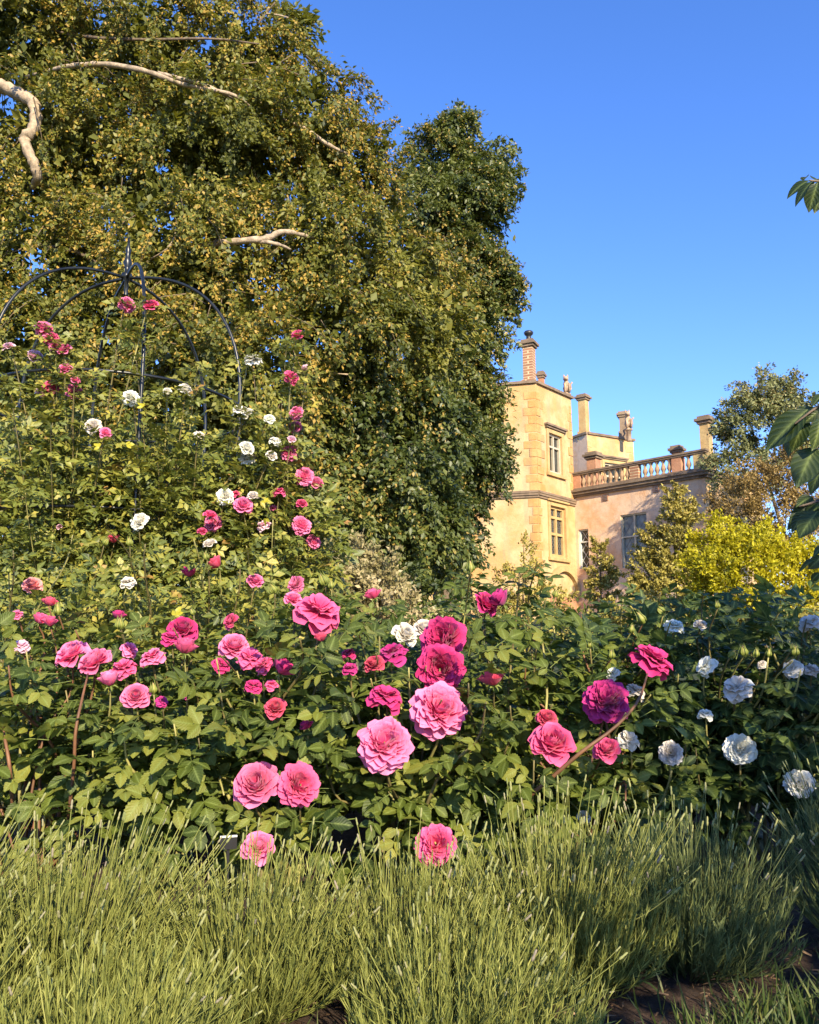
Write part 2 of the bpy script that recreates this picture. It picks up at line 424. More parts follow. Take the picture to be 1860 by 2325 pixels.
window(FR, u0, u1, zu0, zu1, 2, [.33, .67], M['frame_white'], surround=M['dressing'], hood=True, bar=.075)
window(FR, l0, l1, zl0, zl1, 2, [.22, .33, .45], M['dressing'], surround=M['dressing'], lead=.13, bar=.10)
multi('hood_mould', [(FR, l0 - .2, l1 + .2, zl1 + .17, zl1 + .24, .054, .13)], M['dressing'])
# shaded return, the house running on behind the trees, and the unseen back
FA = Face(A_, -15); FA.n = np.array([-FA.d[1], FA.d[0]])
wall('return_wall', FA, 0, 1.6, ZB, ZT, [], M['render_yellow'])
A2 = FA.pt(1.6, 0)[:2]; FB = Face(A2, -86)
wall('rear_wall', FB, 0, 9.0, ZB, ZT - .6, [], M['render_yellow'])
def prism_top(name, pts, z, mat):
    me = bpy.data.meshes.new(name); me.from_pydata([(p[0] - HOUSE[0], p[1] - HOUSE[1], z - HOUSE[2]) for p in pts], [], [tuple(range(len(pts)))]); me.update()
    return obj(name, me, mat, house)
B2 = B_ + az(-43) * 5.0
prism_top('tower_roof', [A_, TC, B_, B2, A2], ZT - .25, M['coping'])
FBk = Face(B_, -43); FBk.n = -FBk.n
wall('tower_wall', FBk, 0, 5, 6.5, ZT, [], M['render_yellow'])
def course(name, f, s0, s1, z0, hgt, proj_, mat, e0=0., e1=0.):
    h3 = hgt / 3
    multi(name, [(f, s0 - e0, s1 + e1, z0, z0 + h3, .004, proj_ * .45), (f, s0 - e0 * 1.0, s1 + e1, z0 + h3 + .001, z0 + 2 * h3, .004, proj_ * .8),
                 (f, s0 - e0 * 1.0, s1 + e1, z0 + 2 * h3 + .001, z0 + hgt, .004, proj_)], mat)
course('string_course', FL, 0, LW, ZS - .16, .26, .13, M['coping'], .03)
course('string_course', FR, 0, RW, ZS - .16, .26, .128, M['coping'], .03)
multi('parapet_coping', [(FL, -.04, LW, ZT + .002, ZT + .11, -.3, .10), (FR, .06, RW + .08, ZT + .004, ZT + .112, -.3, .098)], M['coping'])
rq = np.random.default_rng(5)
def quoins(f, s_from, sgn, z0, z1, long_, short_, hgt, parent, start=0, mat=None):
    z, i = z0, start
    while z + hgt < z1:
        L = (long_ if i % 2 else short_) * rq.uniform(.88, 1.1); hh = hgt * rq.uniform(.86, .98)
        a, b = sorted((s_from, s_from + sgn * L))
        fbox('quoin_stone', f, a, b, z, z + hh, .003, .012 + rq.uniform(0, .016), mat or M['quoin'], parent, bevel=.006)
        z += hgt; i += 1
quoins(FL, .003, 1, ZS + .12, ZT - .1, .46, .28, .33, wall_l, 0)
quoins(FL, .003, 1, 3.4, ZS - .18, .36, .22, .33, wall_l, 1)
quoins(FR, .003, 1, ZS + .12, ZT - .1, .52, .30, .33, wall_r, 1)
quoins(FR, .003, 1, 3.4, ZS - .18, .24, .16, .33, wall_r, 0)
quoins(FR, RW - .01, -1, ZS + .12, ZT - .1, .34, .2, .36, wall_r, 0)
quoins(FL, LW - .01, -1, 3.0, ZS - .18, .42, .26, .36, wall_l, 0)
# arched relieving hood below the lower window
def arch(f, s, z, r, w, n1, mat):
    V, Fs = [], []
    for i in range(15):
        t = math.pi * i / 14
        for rr in (r, r + w):
            for n in (.004, n1): V.append(f.pt(s + rr * math.cos(t), z + rr * math.sin(t), n))
    for i in range(14):
        k = i * 4
        Fs += [(k, k + 4, k + 6, k + 2), (k + 1, k + 3, k + 7, k + 5), (k, k + 1, k + 5, k + 4), (k + 2, k + 6, k + 7, k + 3)]
    obj('door_arch', pymesh('door_arch', V, Fs), mat, house)
arch(FR, (l0 + l1) / 2 + .25, zl0 - 1.55, 1.0, .22, .16, M['dressing'])
fbox('door', FR, (l0 + l1) / 2 - .72, (l0 + l1) / 2 + 1.22, ZB, zl0 - 1.55, .004, .03, M['terracotta'], house)
# --- wing with balustrade
FW = Face(B_, 137)
WW = FW.hit(1600, 1066)[0]
ZC = FW.hit(1306, 1117)[1]                          # cornice top
a0, zn1 = FW.hit(1313, 1203); a1, _ = FW.hit(1336, 1210); zn0 = FW.hit(1315, 1292)[1]
b0, zw1 = FW.hit(1408, 1170); b1, _ = FW.hit(1468, 1170); zw0 = FW.hit(1412, 1290)[1]
wing = wall('wing_wall', FW, 0, WW, ZB, ZC - .25, [(a0, a1, zn0, zn1), (b0, b1, zw0, zw1)], M['render_pink'])
window(FW, a0, a1, zn0, zn1, 1, [.32, .68], M['lead_pale'], M['glass'], None, False, .30, .05, M['lead_pale'])
window(FW, b0, b1, zw0, zw1, 2, [.42, .58], M['frame_white'], M['glass_pale'], None, False, .32, .05, M['lead'])
EN = FW.pt(WW, 0)[:2]
FE = Face(EN, 47)
e0_, ez1 = FE.hit(1609, 1112); e1_, ez0 = FE.hit(1626, 1165)
wall('wing_wall', FE, 0, 4.5, ZB, ZC - .25, [(e0_, e1_, ez0, ez1)], M['render_yellow'])
window(FE, e0_, e1_, ez0, ez1, 1, [.5, .5], M['lead'], M['glass'], None, False, 0, .05)
prism_top('wing_roof', [B_, EN, EN + FE.d * 4.5, B_ + FE.d * 4.5], ZC - .05, M['coping'])
multi('cornice', [(FW, 0, WW + .12, ZC - .248, ZC - .16, -.2, .10), (FW, 0, WW + .18, ZC - .159, ZC - .05, -.2, .18), (FW, 0, WW + .22, ZC - .049, ZC + .04, -.35, .24)], M['coping'])
multi('cornice', [(FE, -.10, 4.5, ZC - .246, ZC - .162, -.2, .098), (FE, -.16, 4.5, ZC - .161, ZC - .052, -.2, .178), (FE, -.20, 4.5, ZC - .051, ZC + .038, -.35, .238)], M['coping'])
for px, py in ((1375, 1130), (1490, 1110)):
    s, z = FW.hit(px, py)
    v = fbox('wall_vent', FW, s - .13, s + .13, z - .13, z + .13, .004, .03, M['terracotta'])
    for k in range(4): fbox('vent_slat', FW, s - .11, s + .11, z - .11 + k * .06, z - .085 + k * .06, .031, .05, M['lead'], v)
ZR0, ZR1 = ZC + .04, FW.hit(1306, 1074)[1]
ZRr = ZR1 - .13
bal = multi('balustrade', [(FW, 0, WW + .1, ZRr, ZRr + .06, -.14, .10), (FW, 0, WW + .14, ZRr + .061, ZR1, -.17, .13), (FW, 0, WW + .1, ZR0 + .002, ZR0 + .08, -.13, .09)], M['coping'])
def lathe(prof, sides=10):
    pr = np.array(prof); n = len(pr); a = np.arange(sides) / sides * 2 * math.pi
    V = np.stack([pr[:, :1] * np.cos(a), pr[:, :1] * np.sin(a), np.repeat(pr[:, 1:2], sides, 1)], -1).reshape(-1, 3)
    i = np.arange(n - 1)[:, None] * sides; j = np.arange(sides)[None]; k = (j + 1) % sides
    q = np.stack([i + j, i + k, i + sides + k, i + sides + j], -1).reshape(-1, 4)
    return V, np.concatenate([q[:, [0, 1, 2]], q[:, [0, 2, 3]]])
hb = ZRr - ZR0 - .08
bp = [(.085, 0), (.085, .06), (.05, .09), (.06, .2), (.10, .36), (.085, .5), (.05, .7), (.045, .82), (.08, .88), (.08, 1.0)]
bv, bf = lathe([(r, z * hb) for r, z in bp]); bal_me = np_mesh('baluster', bv, bf, smooth=True)
peds = [FW.hit(px, 1060)[0] for px in (1310, 1441, 1538, 1588)]
s = .22
while s < WW - .2:
    if all(abs(s - p) > .26 for p in peds):
        q = FW.pt(s, ZR0 + .08, -.02); obj('baluster', bal_me, M['baluster'], bal, q - HOUSE)
    s += .255
for p, m in zip(peds, ('terracotta', 'brick', 'terracotta', 'dressing')):
    fbox('pedestal', FW, max(p - .19, .02), p + .19, ZR0 + .004, ZRr - .002, -.16, .07, M[m], bal)
# --- rear tower
K3 = P(1333, 1000, 40.0)[:2]
FK = Face(K3, 62); FK2 = Face(K3, -30); FK2.n = np.array([-FK2.d[1], FK2.d[0]])
ZK = FK.hit(1334, 986)[1]
kw = FK.hit(1438, 1000)[0]
k0, kz1 = FK.hit(1372, 1050); k1, _ = FK.hit(1414, 1050)
wall_k = wall('rear_tower_wall', FK, 0, kw, ZB, ZK, [(k0, k1, kz1 - 1.9, kz1)], M['render_yellow'])
window(FK, k0, k1, kz1 - 1.9, kz1, 3, [.35, .65], M['frame_white'], surround=M['dressing'], hood=True, bar=.09)
wall('rear_tower_wall', FK2, 0, 3.5, ZB, ZK, [], M['render_pink'])  # shaded side: its violet shade is approximated by a pinker wall colour
wall('rear_tower_wall', Face(FK.pt(kw, 0)[:2], -10), 0, 4, ZB, ZK, [], M['render_yellow'])
prism_top('tower_roof', [K3, FK.pt(kw, 0)[:2], FK.pt(kw, 0)[:2] + az(-10) * 4, FK2.pt(3.5, 0)[:2]], ZK - .2, M['coping'])
multi('parapet_coping', [(FK, .05, kw + .08, ZK + .002, ZK + .12, -.3, .08), (FK2, -.03, 3.5, ZK + .004, ZK + .118, -.3, .08)], M['coping'])
quoins(FK, .003, 1, 7.2, ZK - .1, .5, .3, .34, wall_k, 0, M['dressing'])
quoins(FK, kw - .01, -1, 7.2, ZK - .1, .5, .3, .34, wall_k, 1, M['dressing'])
# --- chimneys and finials
def chimney(px0, px1, pytop, pybot, d, yaw, mat, cap=M['coping'], pot=False, capw=.13):
    c = P((px0 + px1) / 2, pybot, d); z1 = P((px0 + px1) / 2, pytop, d)[2]; z0 = c[2] - .4
    wid = (px1 - px0) / F_PX * d * 1.0 / (abs(math.cos(math.radians(yaw))) + abs(math.sin(math.radians(yaw))))
    f = Face(c[:2], 90 + yaw); h = wid / 2
    capz = z1 - .30
    ch = multi('chimney', [(f, -h, h, z0, capz, -h, h), (f, -h - .06, h + .06, z0, z0 + .5, -h - .06, h + .06)], mat)
    obj_ = multi('chimney_cap', [(f, -h - capw * .5, h + capw * .5, capz + .001, capz + .1, -h - capw * .5, h + capw * .5),
                                 (f, -h - capw, h + capw, capz + .101, capz + .2, -h - capw, h + capw),
                                 (f, -h - capw * .4, h + capw * .4, capz + .201, z1, -h - capw * .4, h + capw * .4)], cap, ch)
    if pot:
        v, ff = lathe([(.12, 0), (.10, .12), (.10, .2), (.17, .26), (.20, .34), (.16, .40), (.0, .41)], 12)
        obj('chimney_cowl', np_mesh('chimney_cowl', v, ff, smooth=True), M['iron_dark'], ch, np.array([c[0], c[1], z1]) - HOUSE)
    return ch
chimney(1187, 1219, 774, 870, 31.9, 28, M['brick'], pot=True)
chimney(1222, 1238, 844, 885, 33.6, 30, M['terracotta'], capw=.08)
chimney(1314, 1340, 897, 985, 40.6, 40, M['dressing'])
chimney(1406, 1428, 936, 985, 41.5, 20, M['coping'])
chimney(1333, 1366, 1028, 1085, 35.4, 43, M['terracotta'], capw=.14)
chimney(1526, 1551, 1013, 1045, 32.2, 43, M['terracotta'], capw=.12)
chimney(1592, 1622, 946, 1050, 30.3, 43, M['dressing'], capw=.14)
def beast(px, pytop, pybot, d):                     # small seated heraldic beast on a post
    base = P(px, pybot, d); h = P(px, pytop, d)[2] - base[2]
    a = Acc()
    def blob(c, r, n=9):
        th = np.linspace(0, math.pi, 7); V, F = lathe([(math.sin(t), -math.cos(t)) for t in th], n)
        a.add(V * np.array(r) * h + np.array(c) * h, F)
    V, F = lathe([(.10, -.3), (.10, .12), (.16, .14), (.16, .20), (.09, .24)], 8); a.add(V * h, F)
    blob((0, .02, .42), (.15, .17, .20)); blob((-.03, -.05, .58), (.12, .12, .16)); blob((-.05, -.1, .78), (.11, .13, .11))
    blob((-.07, -.22, .75), (.06, .09, .06)); blob((-.11, -.04, .9), (.035, .03, .08)); blob((.03, -.04, .9), (.035, .03, .08))
    for sx in (-.1, .07):
        V, F = tube(np.array([[sx, -.12, .58], [sx, -.17, .4], [sx, -.16, .22]]) * h, np.array([.055, .045, .05]) * h, 6); a.add(V, F)
    V, F = tube(np.array([[.1, .12, .3], [.2, .14, .45], [.18, .1, .62], [.24, .06, .7]]) * h, np.array([.035, .03, .03, .04]) * h, 5); a.add(V, F)
    obj('stone_beast', a.mesh('stone_beast', smooth=True), M['statue'], house, base - HOUSE)
beast(1288, 850, 905, 33.3)
beast(1428, 930, 985, 40.4)

# ------------------------------------------------------------------ foliage generators
LEAF2 = {'V': np.array([[0, 0, 0], [-.30, .45, .07], [0, 1., -.06], [.30, .45, .07]], float), 'F': np.array([[0, 3, 2], [0, 2, 1]])}
def leaf_template(ts, ws, fold=.16, droop=.2, serr=0., wave=.0):
    V, F, rib, lt = [], [], [], []
    n = len(ts)
    for t, w in zip(ts, ws):
        z = -droop * t * t
        V.append((0, t, z)); rib.append(1.); lt += [t, t, t]
        for sx in (-1, 1):
            V.append((sx * w, t - .0, z + fold * w + wave * math.sin(7 * t) * w)); rib.append(0.)
    for i in range(n - 1):
        k = 3 * i; m = k + 3
        for a, b, c, d in ((k, k + 2, m + 2, m), (k + 1, k, m, m + 1)):
            F += [(a, b, c), (a, c, d)]
    return {'V': np.array(V, float), 'F': np.array(F), 'rib': np.array(rib), 'lt': np.array(lt)}
LEAFLET = leaf_template([0, .18, .5, .82, 1.], [.01, .22, .33, .18, .0], .22, .22)
LEAFLET_FAR = {'V': np.array([[0, 0, 0], [-.30, .48, .05], [.30, .48, .05], [0, .5, -.05], [0, 1, -.2]], float),
               'F': np.array([[0, 3, 1], [0, 2, 3], [1, 3, 4], [3, 2, 4]]), 'rib': np.array([1., 0, 0, 1, 1]), 'lt': np.array([0, .48, .48, .5, 1])}
_t = np.linspace(0, 1, 15); _w = .335 * np.sin(np.pi * _t ** .85) ** .8
_w = _w * (1 + .09 * np.where(np.arange(15) % 2, 1, -1)); _w[0] = .012; _w[-1] = 0
LEAFLET_HI = leaf_template(_t, _w, .22, .24, wave=.10)
def compound(tm, rng, n=5):
    """a pinnate rose leaf, 1 unit long, base at the origin, along +Y"""
    a = Acc(); V, F = tube([[0, 0, 0], [0, .35, .01], [0, .66, -.05]], [.012, .009, .006], 3, False)
    a.add(V, F, rib=np.ones(len(V)), var=np.zeros(len(V)), lt=np.zeros(len(V)))
    spec = [((0, .62, -.03), 0, .44)] + [((0, y, 0), s * g, L) for y, L, g in ((.50, .40, 58), (.24, .33, 66))[:(n - 1) // 2] for s in (-1, 1)]
    for pos, ang, L in spec:
        r = math.radians(ang + rng.normal(0, 7)); tl = rng.normal(0, .22)
        d = np.array([math.sin(r), math.cos(r), rng.normal(-.08, .12)]); nn = np.array([tl, rng.normal(0, .2), 1.])
        Mx = frames(d[None], nn[None], np.array([L * rng.uniform(.88, 1.1)]))
        V, F = stamp(tm, Mx, np.array([pos])); a.add(V, F, rib=tm['rib'], var=np.full(len(V), rng.uniform(-.12, .12)), lt=tm['lt'])
    return {'V': np.concatenate(a.V), 'F': np.concatenate(a.F), 'rib': np.concatenate(a.A['rib']), 'var': np.concatenate(a.A['var']), 'lt': np.concatenate(a.A['lt'])}
_r = np.random.default_rng(11)
COMP_LO = [compound(LEAFLET, _r) for _ in range(5)]
COMP_FAR = [compound(LEAFLET_FAR, _r) for _ in range(6)]
COMP_HI = [compound(LEAFLET_HI, _r, 5 if i < 4 else 3) for i in range(6)]
COMP_HI_ME = []
for q in COMP_HI:
    COMP_HI_ME.append([np_mesh('leaf', q['V'], q['F'], {'rib': q['rib'], 'lt': q['lt'], 'rnd': np.clip(b + q['var'], 0, 1)}, True) for b in (.2, .5, .8)])

def crown(ells, n_sprays, leaves, size, length, rng, seed, gold=0., droop=.5, gap=-.15, nf=1.0, jit=.13, shell=(.62, 1.02), back=.25, tops=None, spray_dir=None):
    """leaf sprays spread through the outer part of a union of ellipsoids; returns leaf arrays and twig lines"""
    E = np.array(ells, float); Cc, R = E[:, :3], E[:, 3:6]
    w = (R[:, 0] * R[:, 2]) ** 1.0; w /= w.sum()
    pts, outs = [], []
    need = n_sprays
    while need > 0:
        k = rng.choice(len(E), 4 * need + 60, p=w)
        dv = nrm(rng.normal(size=(len(k), 3))); u = rng.uniform(shell[0], shell[1], len(k))
        p = Cc[k] + dv * R[k] * u[:, None]
        dist = np.linalg.norm((p[:, None] - Cc[None]) / R[None], axis=2); dist[np.arange(len(k)), k] = 9
        ok = dist.min(1) > .68
        o = nrm(dv / R[k])
        tc = nrm(np.array([0, 0, CAM_H]) - p); ok &= ((o * tc).sum(1) > -.25) | (rng.random(len(k)) < back)
        ok &= vnoise(p, seed, nf) > gap + rng.normal(0, .1, len(k))
        if tops is not None: ok &= tops(p)
        pts.append(p[ok][:need]); outs.append(o[ok][:need]); need -= len(pts[-1])
    p = np.concatenate(pts); o = np.concatenate(outs); n = len(p)
    d = nrm(o * np.array([1, 1, .7]) + np.array([0, 0, -droop]) + rng.normal(0, .35, (n, 3)))
    if spray_dir is not None: d = nrm(d + np.asarray(spray_dir))
    L = length * rng.uniform(.55, 1.25, n)
    t = np.sqrt(rng.random((n, leaves)))
    pos = (p - d * L[:, None] * .45)[:, None] + d[:, None] * (L[:, None] * t)[..., None]
    pos[..., 2] -= droop * .5 * L[:, None] * t ** 2.2
    pos += rng.normal(0, 1, pos.shape) * (jit * length * (1.05 - .55 * t))[..., None]
    ld = nrm(d[:, None] * .8 + rng.normal(0, .65, pos.shape) + np.array([0, 0, -.35 * droop]))
    ln = nrm(o[:, None] * .55 + np.array([0, 0, .55]) + SUN * .35 + rng.normal(0, .5, pos.shape))
    sz = size * rng.uniform(.6, 1.3, pos.shape[:2])
    base = np.clip(.45 + .28 * vnoise(p, seed + 5, .7) + rng.normal(0, .10, n), 0, 1)
    rnd = np.clip(base[:, None] + rng.normal(0, .16, pos.shape[:2]), 0, 1)
    g = np.zeros(pos.shape[:2])
    if gold:
        pg = np.clip(gold + .42 * vnoise(p, seed + 9, .55) + rng.normal(0, .1, n), 0, .95)
        g = ((rng.random(pos.shape[:2]) < pg[:, None] * (.35 + .75 * t)) * rng.uniform(.55, 1., pos.shape[:2]))
        sz = np.where(g > 0, sz * .8, sz)
    tw = np.stack([p - d * L[:, None] * .6, p - d * L[:, None] * .1 - [0, 0, .02], p + d * L[:, None] * .4 - np.array([0, 0, 1.]) * (droop * .3 * L)[:, None]], 1)
    return dict(pos=pos.reshape(-1, 3), d=ld.reshape(-1, 3), n=ln.reshape(-1, 3), s=sz.ravel(), rnd=rnd.ravel(), gold=g.ravel(), twigs=tw)
def crown_mesh(name, cr, loc, tm=LEAF2):
    V, F = stamp(tm, frames(cr['d'], cr['n'], cr['s']), cr['pos']); k = len(tm['V'])
    return np_mesh(name, V - np.asarray(loc), F, {'rnd': np.repeat(cr['rnd'], k), 'gold': np.repeat(cr['gold'], k)})
def pxell(px, py, rx, ry, d, rd=None):
    c = P(px, py, d); k = d / F_PX * 1.02
    return (*c, rx * k, rd if rd is not None else (rx + ry) / 2 * k, ry * k)

# ------------------------------------------------------------------ trees
M['leaf_gold'] = leaf_mat('leaf_gold', [(0, (.034, .048, .009)), (.5, (.130, .140, .025)), (1, (.29, .260, .050))], .5, .25, (.40, .40, .03), .35, gold=(.43, .275, .05))
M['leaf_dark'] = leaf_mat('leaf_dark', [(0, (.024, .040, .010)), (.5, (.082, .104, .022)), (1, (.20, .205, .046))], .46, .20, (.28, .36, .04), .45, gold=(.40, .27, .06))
M['bark_pale'] = plain('bark_pale', (.40, .31, .21), .9, 0, .28, 9, .6)
M['bark'] = plain('bark', (.15, .11, .075), .9, 0, .3, 9, .6)
M['twig'] = plain('twig', (.16, .115, .065), .85, 0, .2, 20)
def limb(name, pix, rpx, mat, parent, loc, n=28, sides=9, seed=0, wob=.0):
    pts = np.array([P(*q) for q in pix]); d = np.array([q[2] for q in pix])
    rr = np.asarray(rpx) / F_PX * d
    c = spline(pts, n); r = np.interp(np.linspace(0, 1, n), np.linspace(0, 1, len(rr)), rr)
    r = r * (1 + .10 * np.sin(np.arange(n) * 1.7 + seed) + .06 * np.sin(np.arange(n) * 3.9 + seed))
    V, F = tube(c, r, sides)
    V = V + (np.stack([vnoise(V, 3 + seed, 9), vnoise(V, 7 + seed, 9), vnoise(V, 1 + seed, 9)], -1) * np.mean(r) * .16)
    return obj(name, np_mesh(name, V - loc, F, smooth=True), mat, parent)
def twig_mesh(tw, r, loc, keep, rng):
    a = Acc()
    for q in tw[rng.permutation(len(tw))[:keep]]:
        V, F = tube(q, [r, r * .7, r * .35], 3, False); a.add(V, F)
    return a.mesh('twigs', loc)
rg = np.random.default_rng(21)
def golden_tree():
    base = P(330, 1330, 15.5); base[2] = .4
    t = thing('tall_tree', 'huge spreading tree with gold tinged drooping foliage behind the rose arch', 'tree', base)
    E = [pxell(*q) for q in [
        (60, 60, 260, 190, 13.6), (330, 110, 260, 190, 13.8), (520, 120, 190, 170, 14.0), (640, 80, 70, 80, 14.2),
        (120, 330, 290, 190, 13.2), (470, 330, 260, 180, 13.4), (690, 290, 170, 170, 13.9), (800, 370, 130, 110, 14.2),
        (80, 590, 280, 200, 12.7), (420, 600, 290, 200, 12.8), (720, 560, 220, 180, 13.2), (890, 610, 160, 130, 13.8),
        (150, 850, 300, 220, 12.4), (520, 860, 300, 220, 12.4), (790, 760, 190, 150, 12.8), (960, 730, 120, 90, 13.6),
        (300, 1090, 330, 200, 12.2), (-60, 1080, 220, 220, 12.2), (200, 1240, 300, 90, 12.0)]]
    cr = crown(E, 2800, 80, .087, .72, rg, 2.0, gold=.32, droop=.75, gap=-.22, nf=1.6, jit=.10, back=.2)
    c2 = crown(E, 1600, 40, .16, 1.0, rg, 2.5, gold=0, droop=.4, gap=-2, jit=.22, shell=(.15, .62), back=1.)
    for k in ('pos', 'd', 'n', 's', 'rnd', 'gold'): cr[k] = np.concatenate([cr[k], c2[k]])
    # leave a few openings where the sky shows through
    px, py, _ = proj(cr['pos'])
    hole = np.zeros(len(px), bool)
    for hx, hy, hr in ((80, 595, 36), (15, 235, 40), (370, 385, 20), (470, 95, 22), (590, 40, 26)):
        hole |= ((px - hx) ** 2 + (py - hy) ** 2 < (hr * (1 + .4 * np.sin(9 * np.arctan2(py - hy, px - hx)))) ** 2) & (rg.random(len(px)) < .93)
    # foliage has fallen away in front of the bare pale limbs
    for line, wd, dep, pr in ((((-30, 190), (0, 196), (42, 214), (78, 238), (78, 290), (56, 318), (74, 365), (86, 400)), 24, 12.1, .97),
                              (((150, 152), (240, 146), (330, 162), (420, 192), (525, 214)), 12, 12.2, .8), (((495, 553), (560, 546), (645, 526)), 14, 11.9, .85)):
        L = spline([(a_, b_, 0) for a_, b_ in line], 40); near = np.zeros(len(px), bool)
        for q in L: near |= (px - q[0]) ** 2 + (py - q[1]) ** 2 < wd ** 2
        hole |= near & (cr['pos'][:, 1] < dep) & (rg.random(len(px)) < pr)
    for k in ('pos', 'd', 'n', 's', 'rnd', 'gold'): cr[k] = cr[k][~hole]
    tag(obj('crown', crown_mesh('crown', cr, base), M['leaf_gold'], t), kind='stuff')
    tag(obj('twigs', twig_mesh(cr['twigs'], .012, base, 900, rg), M['twig'], t), kind='stuff')
    limb('trunk', [(330, 1480, 15.5), (335, 1300, 15.5), (320, 1000, 15.3), (300, 700, 15.0), (330, 400, 14.8), (300, 100, 14.6)], [60, 48, 42, 34, 22, 8], M['bark'], t, base, 30, 12)
    limb('branch', [(-60, 190, 12.2), (0, 196, 12.1), (42, 214, 12.0), (78, 238, 11.9), (78, 290, 11.9), (56, 318, 11.9), (74, 365, 11.9), (86, 400, 12.0), (74, 425, 12.3)], [17, 17, 16, 15, 14, 13, 12, 10, 8], M['bark_pale'], t, base, 60, 10, 1)
    limb('branch', [(60, 175, 13.2), (150, 152, 12.4), (240, 146, 12.1), (330, 162, 12.0), (420, 192, 12.0), (525, 214, 12.1), (570, 242, 12.5)], [4, 6, 6.5, 6.5, 6, 4.5, 2], M['bark_pale'], t, base, 40, 8, 2)
    limb('branch', [(360, 165, 12.05), (400, 176, 11.95), (470, 195, 12.0), (530, 225, 12.2)], [4, 5, 5, 2], M['bark_pale'], t, base, 20, 7, 3)
    limb('branch', [(430, 560, 12.6), (495, 553, 11.9), (560, 546, 11.6), (610, 540, 11.6), (645, 526, 11.7), (712, 540, 12.2)], [7, 9, 8, 8, 7, 4], M['bark_pale'], t, base, 30, 8, 4)
    limb('branch', [(570, 548, 11.62), (620, 552, 11.6), (660, 566, 11.9)], [5, 5, 3], M['bark_pale'], t, base, 16, 7, 5)
    limb('branch', [(120, 70, 13.0), (200, 84, 12.6), (330, 90, 12.5), (480, 88, 12.6), (590, 100, 13.0)], [3, 4, 4, 3, 2], M['bark'], t, base, 30, 7, 6)
    limb('branch', [(585, 55, 13.2), (600, 35, 13.2), (625, 5, 13.2)], [3, 3, 2], M['bark'], t, base, 12, 6, 7)
    limb('branch', [(600, 30, 13.2), (630, 34, 13.2), (655, 40, 13.2)], [2.5, 2.5, 1.5], M['bark_pale'], t, base, 12, 6, 8)
    limb('branch', [(640, 270, 13.1), (690, 290, 12.9), (740, 325, 12.9), (790, 350, 13.0)], [4, 5, 5, 3], M['bark_pale'], t, base, 16, 6, 9)
    limb('branch', [(340, 590, 11.9), (380, 565, 11.6), (398, 535, 11.6), (395, 520, 11.6)], [2, 3, 3, 2], M['bark_pale'], t, base, 16, 6, 10)
    limb('branch', [(50, 545, 12.4), (100, 560, 12.0), (170, 570, 11.8), (225, 600, 12.0)], [7, 7, 6, 4], M['bark'], t, base, 16, 7, 11)
    limb('branch', [(690, 845, 12.3), (790, 850, 11.9), (850, 440, 12.9)][:2], [2, 2], M['bark_pale'], t, base, 8, 5, 12)
golden_tree()
def dark_tree():
    base = P(1010, 1330, 19.0); base[2] = ground_z(0, 19.0)
    t = thing('broadleaf_tree', 'dark green tree with ragged outline standing between the huge tree and the tower', 'tree', base)
    E = [pxell(*q) for q in [
        (1020, 330, 75, 70, 18.6), (1045, 270, 38, 34, 18.6), (985, 380, 80, 90, 18.6), (1105, 345, 44, 28, 18.4), (1145, 335, 22, 14, 18.4), (1110, 410, 60, 55, 18.3),
        (1060, 470, 95, 110, 18.2), (960, 500, 100, 130, 18.0), (1020, 620, 120, 110, 17.8), (1095, 615, 70, 66, 17.8), (1150, 650, 34, 42, 17.8),
        (1040, 740, 120, 110, 17.6), (1080, 750, 50, 46, 17.6), (1000, 880, 130, 110, 17.4), (1070, 880, 62, 60, 17.4), (1108, 955, 36, 48, 17.4),
        (1040, 1020, 110, 110, 17.2), (1065, 1050, 42, 64, 17.2), (1025, 1140, 50, 70, 17.2), (960, 1130, 110, 110, 17.0), (1000, 1230, 70, 60, 17.0), (800, 940, 160, 130, 13.4), (940, 930, 120, 110, 13.8), (720, 1080, 170, 150, 13.2), (880, 1080, 150, 130, 13.4), (780, 1220, 190, 90, 13.0), (960, 1200, 110, 90, 13.6)]]
    cr = crown(E, 2200, 72, .097, .70, rg, 6.0, gold=.17, droop=.65, gap=-.26, nf=1.5, jit=.11)
    c2 = crown(E, 550, 40, .15, .9, rg, 2.5, droop=.4, gap=-2, jit=.22, shell=(.15, .6), back=1.)
    for k in ('pos', 'd', 'n', 's', 'rnd', 'gold'): cr[k] = np.concatenate([cr[k], c2[k]])
    tag(obj('crown', crown_mesh('crown', cr, base), M['leaf_dark'], t), kind='stuff')
    tag(obj('twigs', twig_mesh(cr['twigs'], .012, base, 400, rg), M['twig'], t), kind='stuff')
    limb('trunk', [(1010, 1480, 19), (1012, 1250, 19), (1020, 900, 18.9), (1030, 600, 18.8), (1025, 330, 18.7)], [34, 28, 22, 14, 4], M['bark'], t, base, 24, 10)
    for i, q in enumerate(([(1020, 800, 18.9), (1080, 700, 18.4), (1130, 640, 17.9)], [(1015, 1000, 18.9), (1070, 930, 18.2), (1120, 900, 17.6)], [(1025, 620, 18.8), (1080, 470, 18.4), (1120, 400, 18.4)])):
        limb('branch', q, [12, 8, 4], M['bark'], t, base, 12, 7, i)
dark_tree()
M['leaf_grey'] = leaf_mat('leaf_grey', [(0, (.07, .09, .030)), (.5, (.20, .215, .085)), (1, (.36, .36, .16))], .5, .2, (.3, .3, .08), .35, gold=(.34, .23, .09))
M['leaf_olive'] = leaf_mat('leaf_olive', [(0, (.12, .115, .022)), (.5, (.37, .31, .065)), (1, (.54, .46, .12))], .45, .2, (.38, .32, .05), .4, gold=(.50, .38, .10))
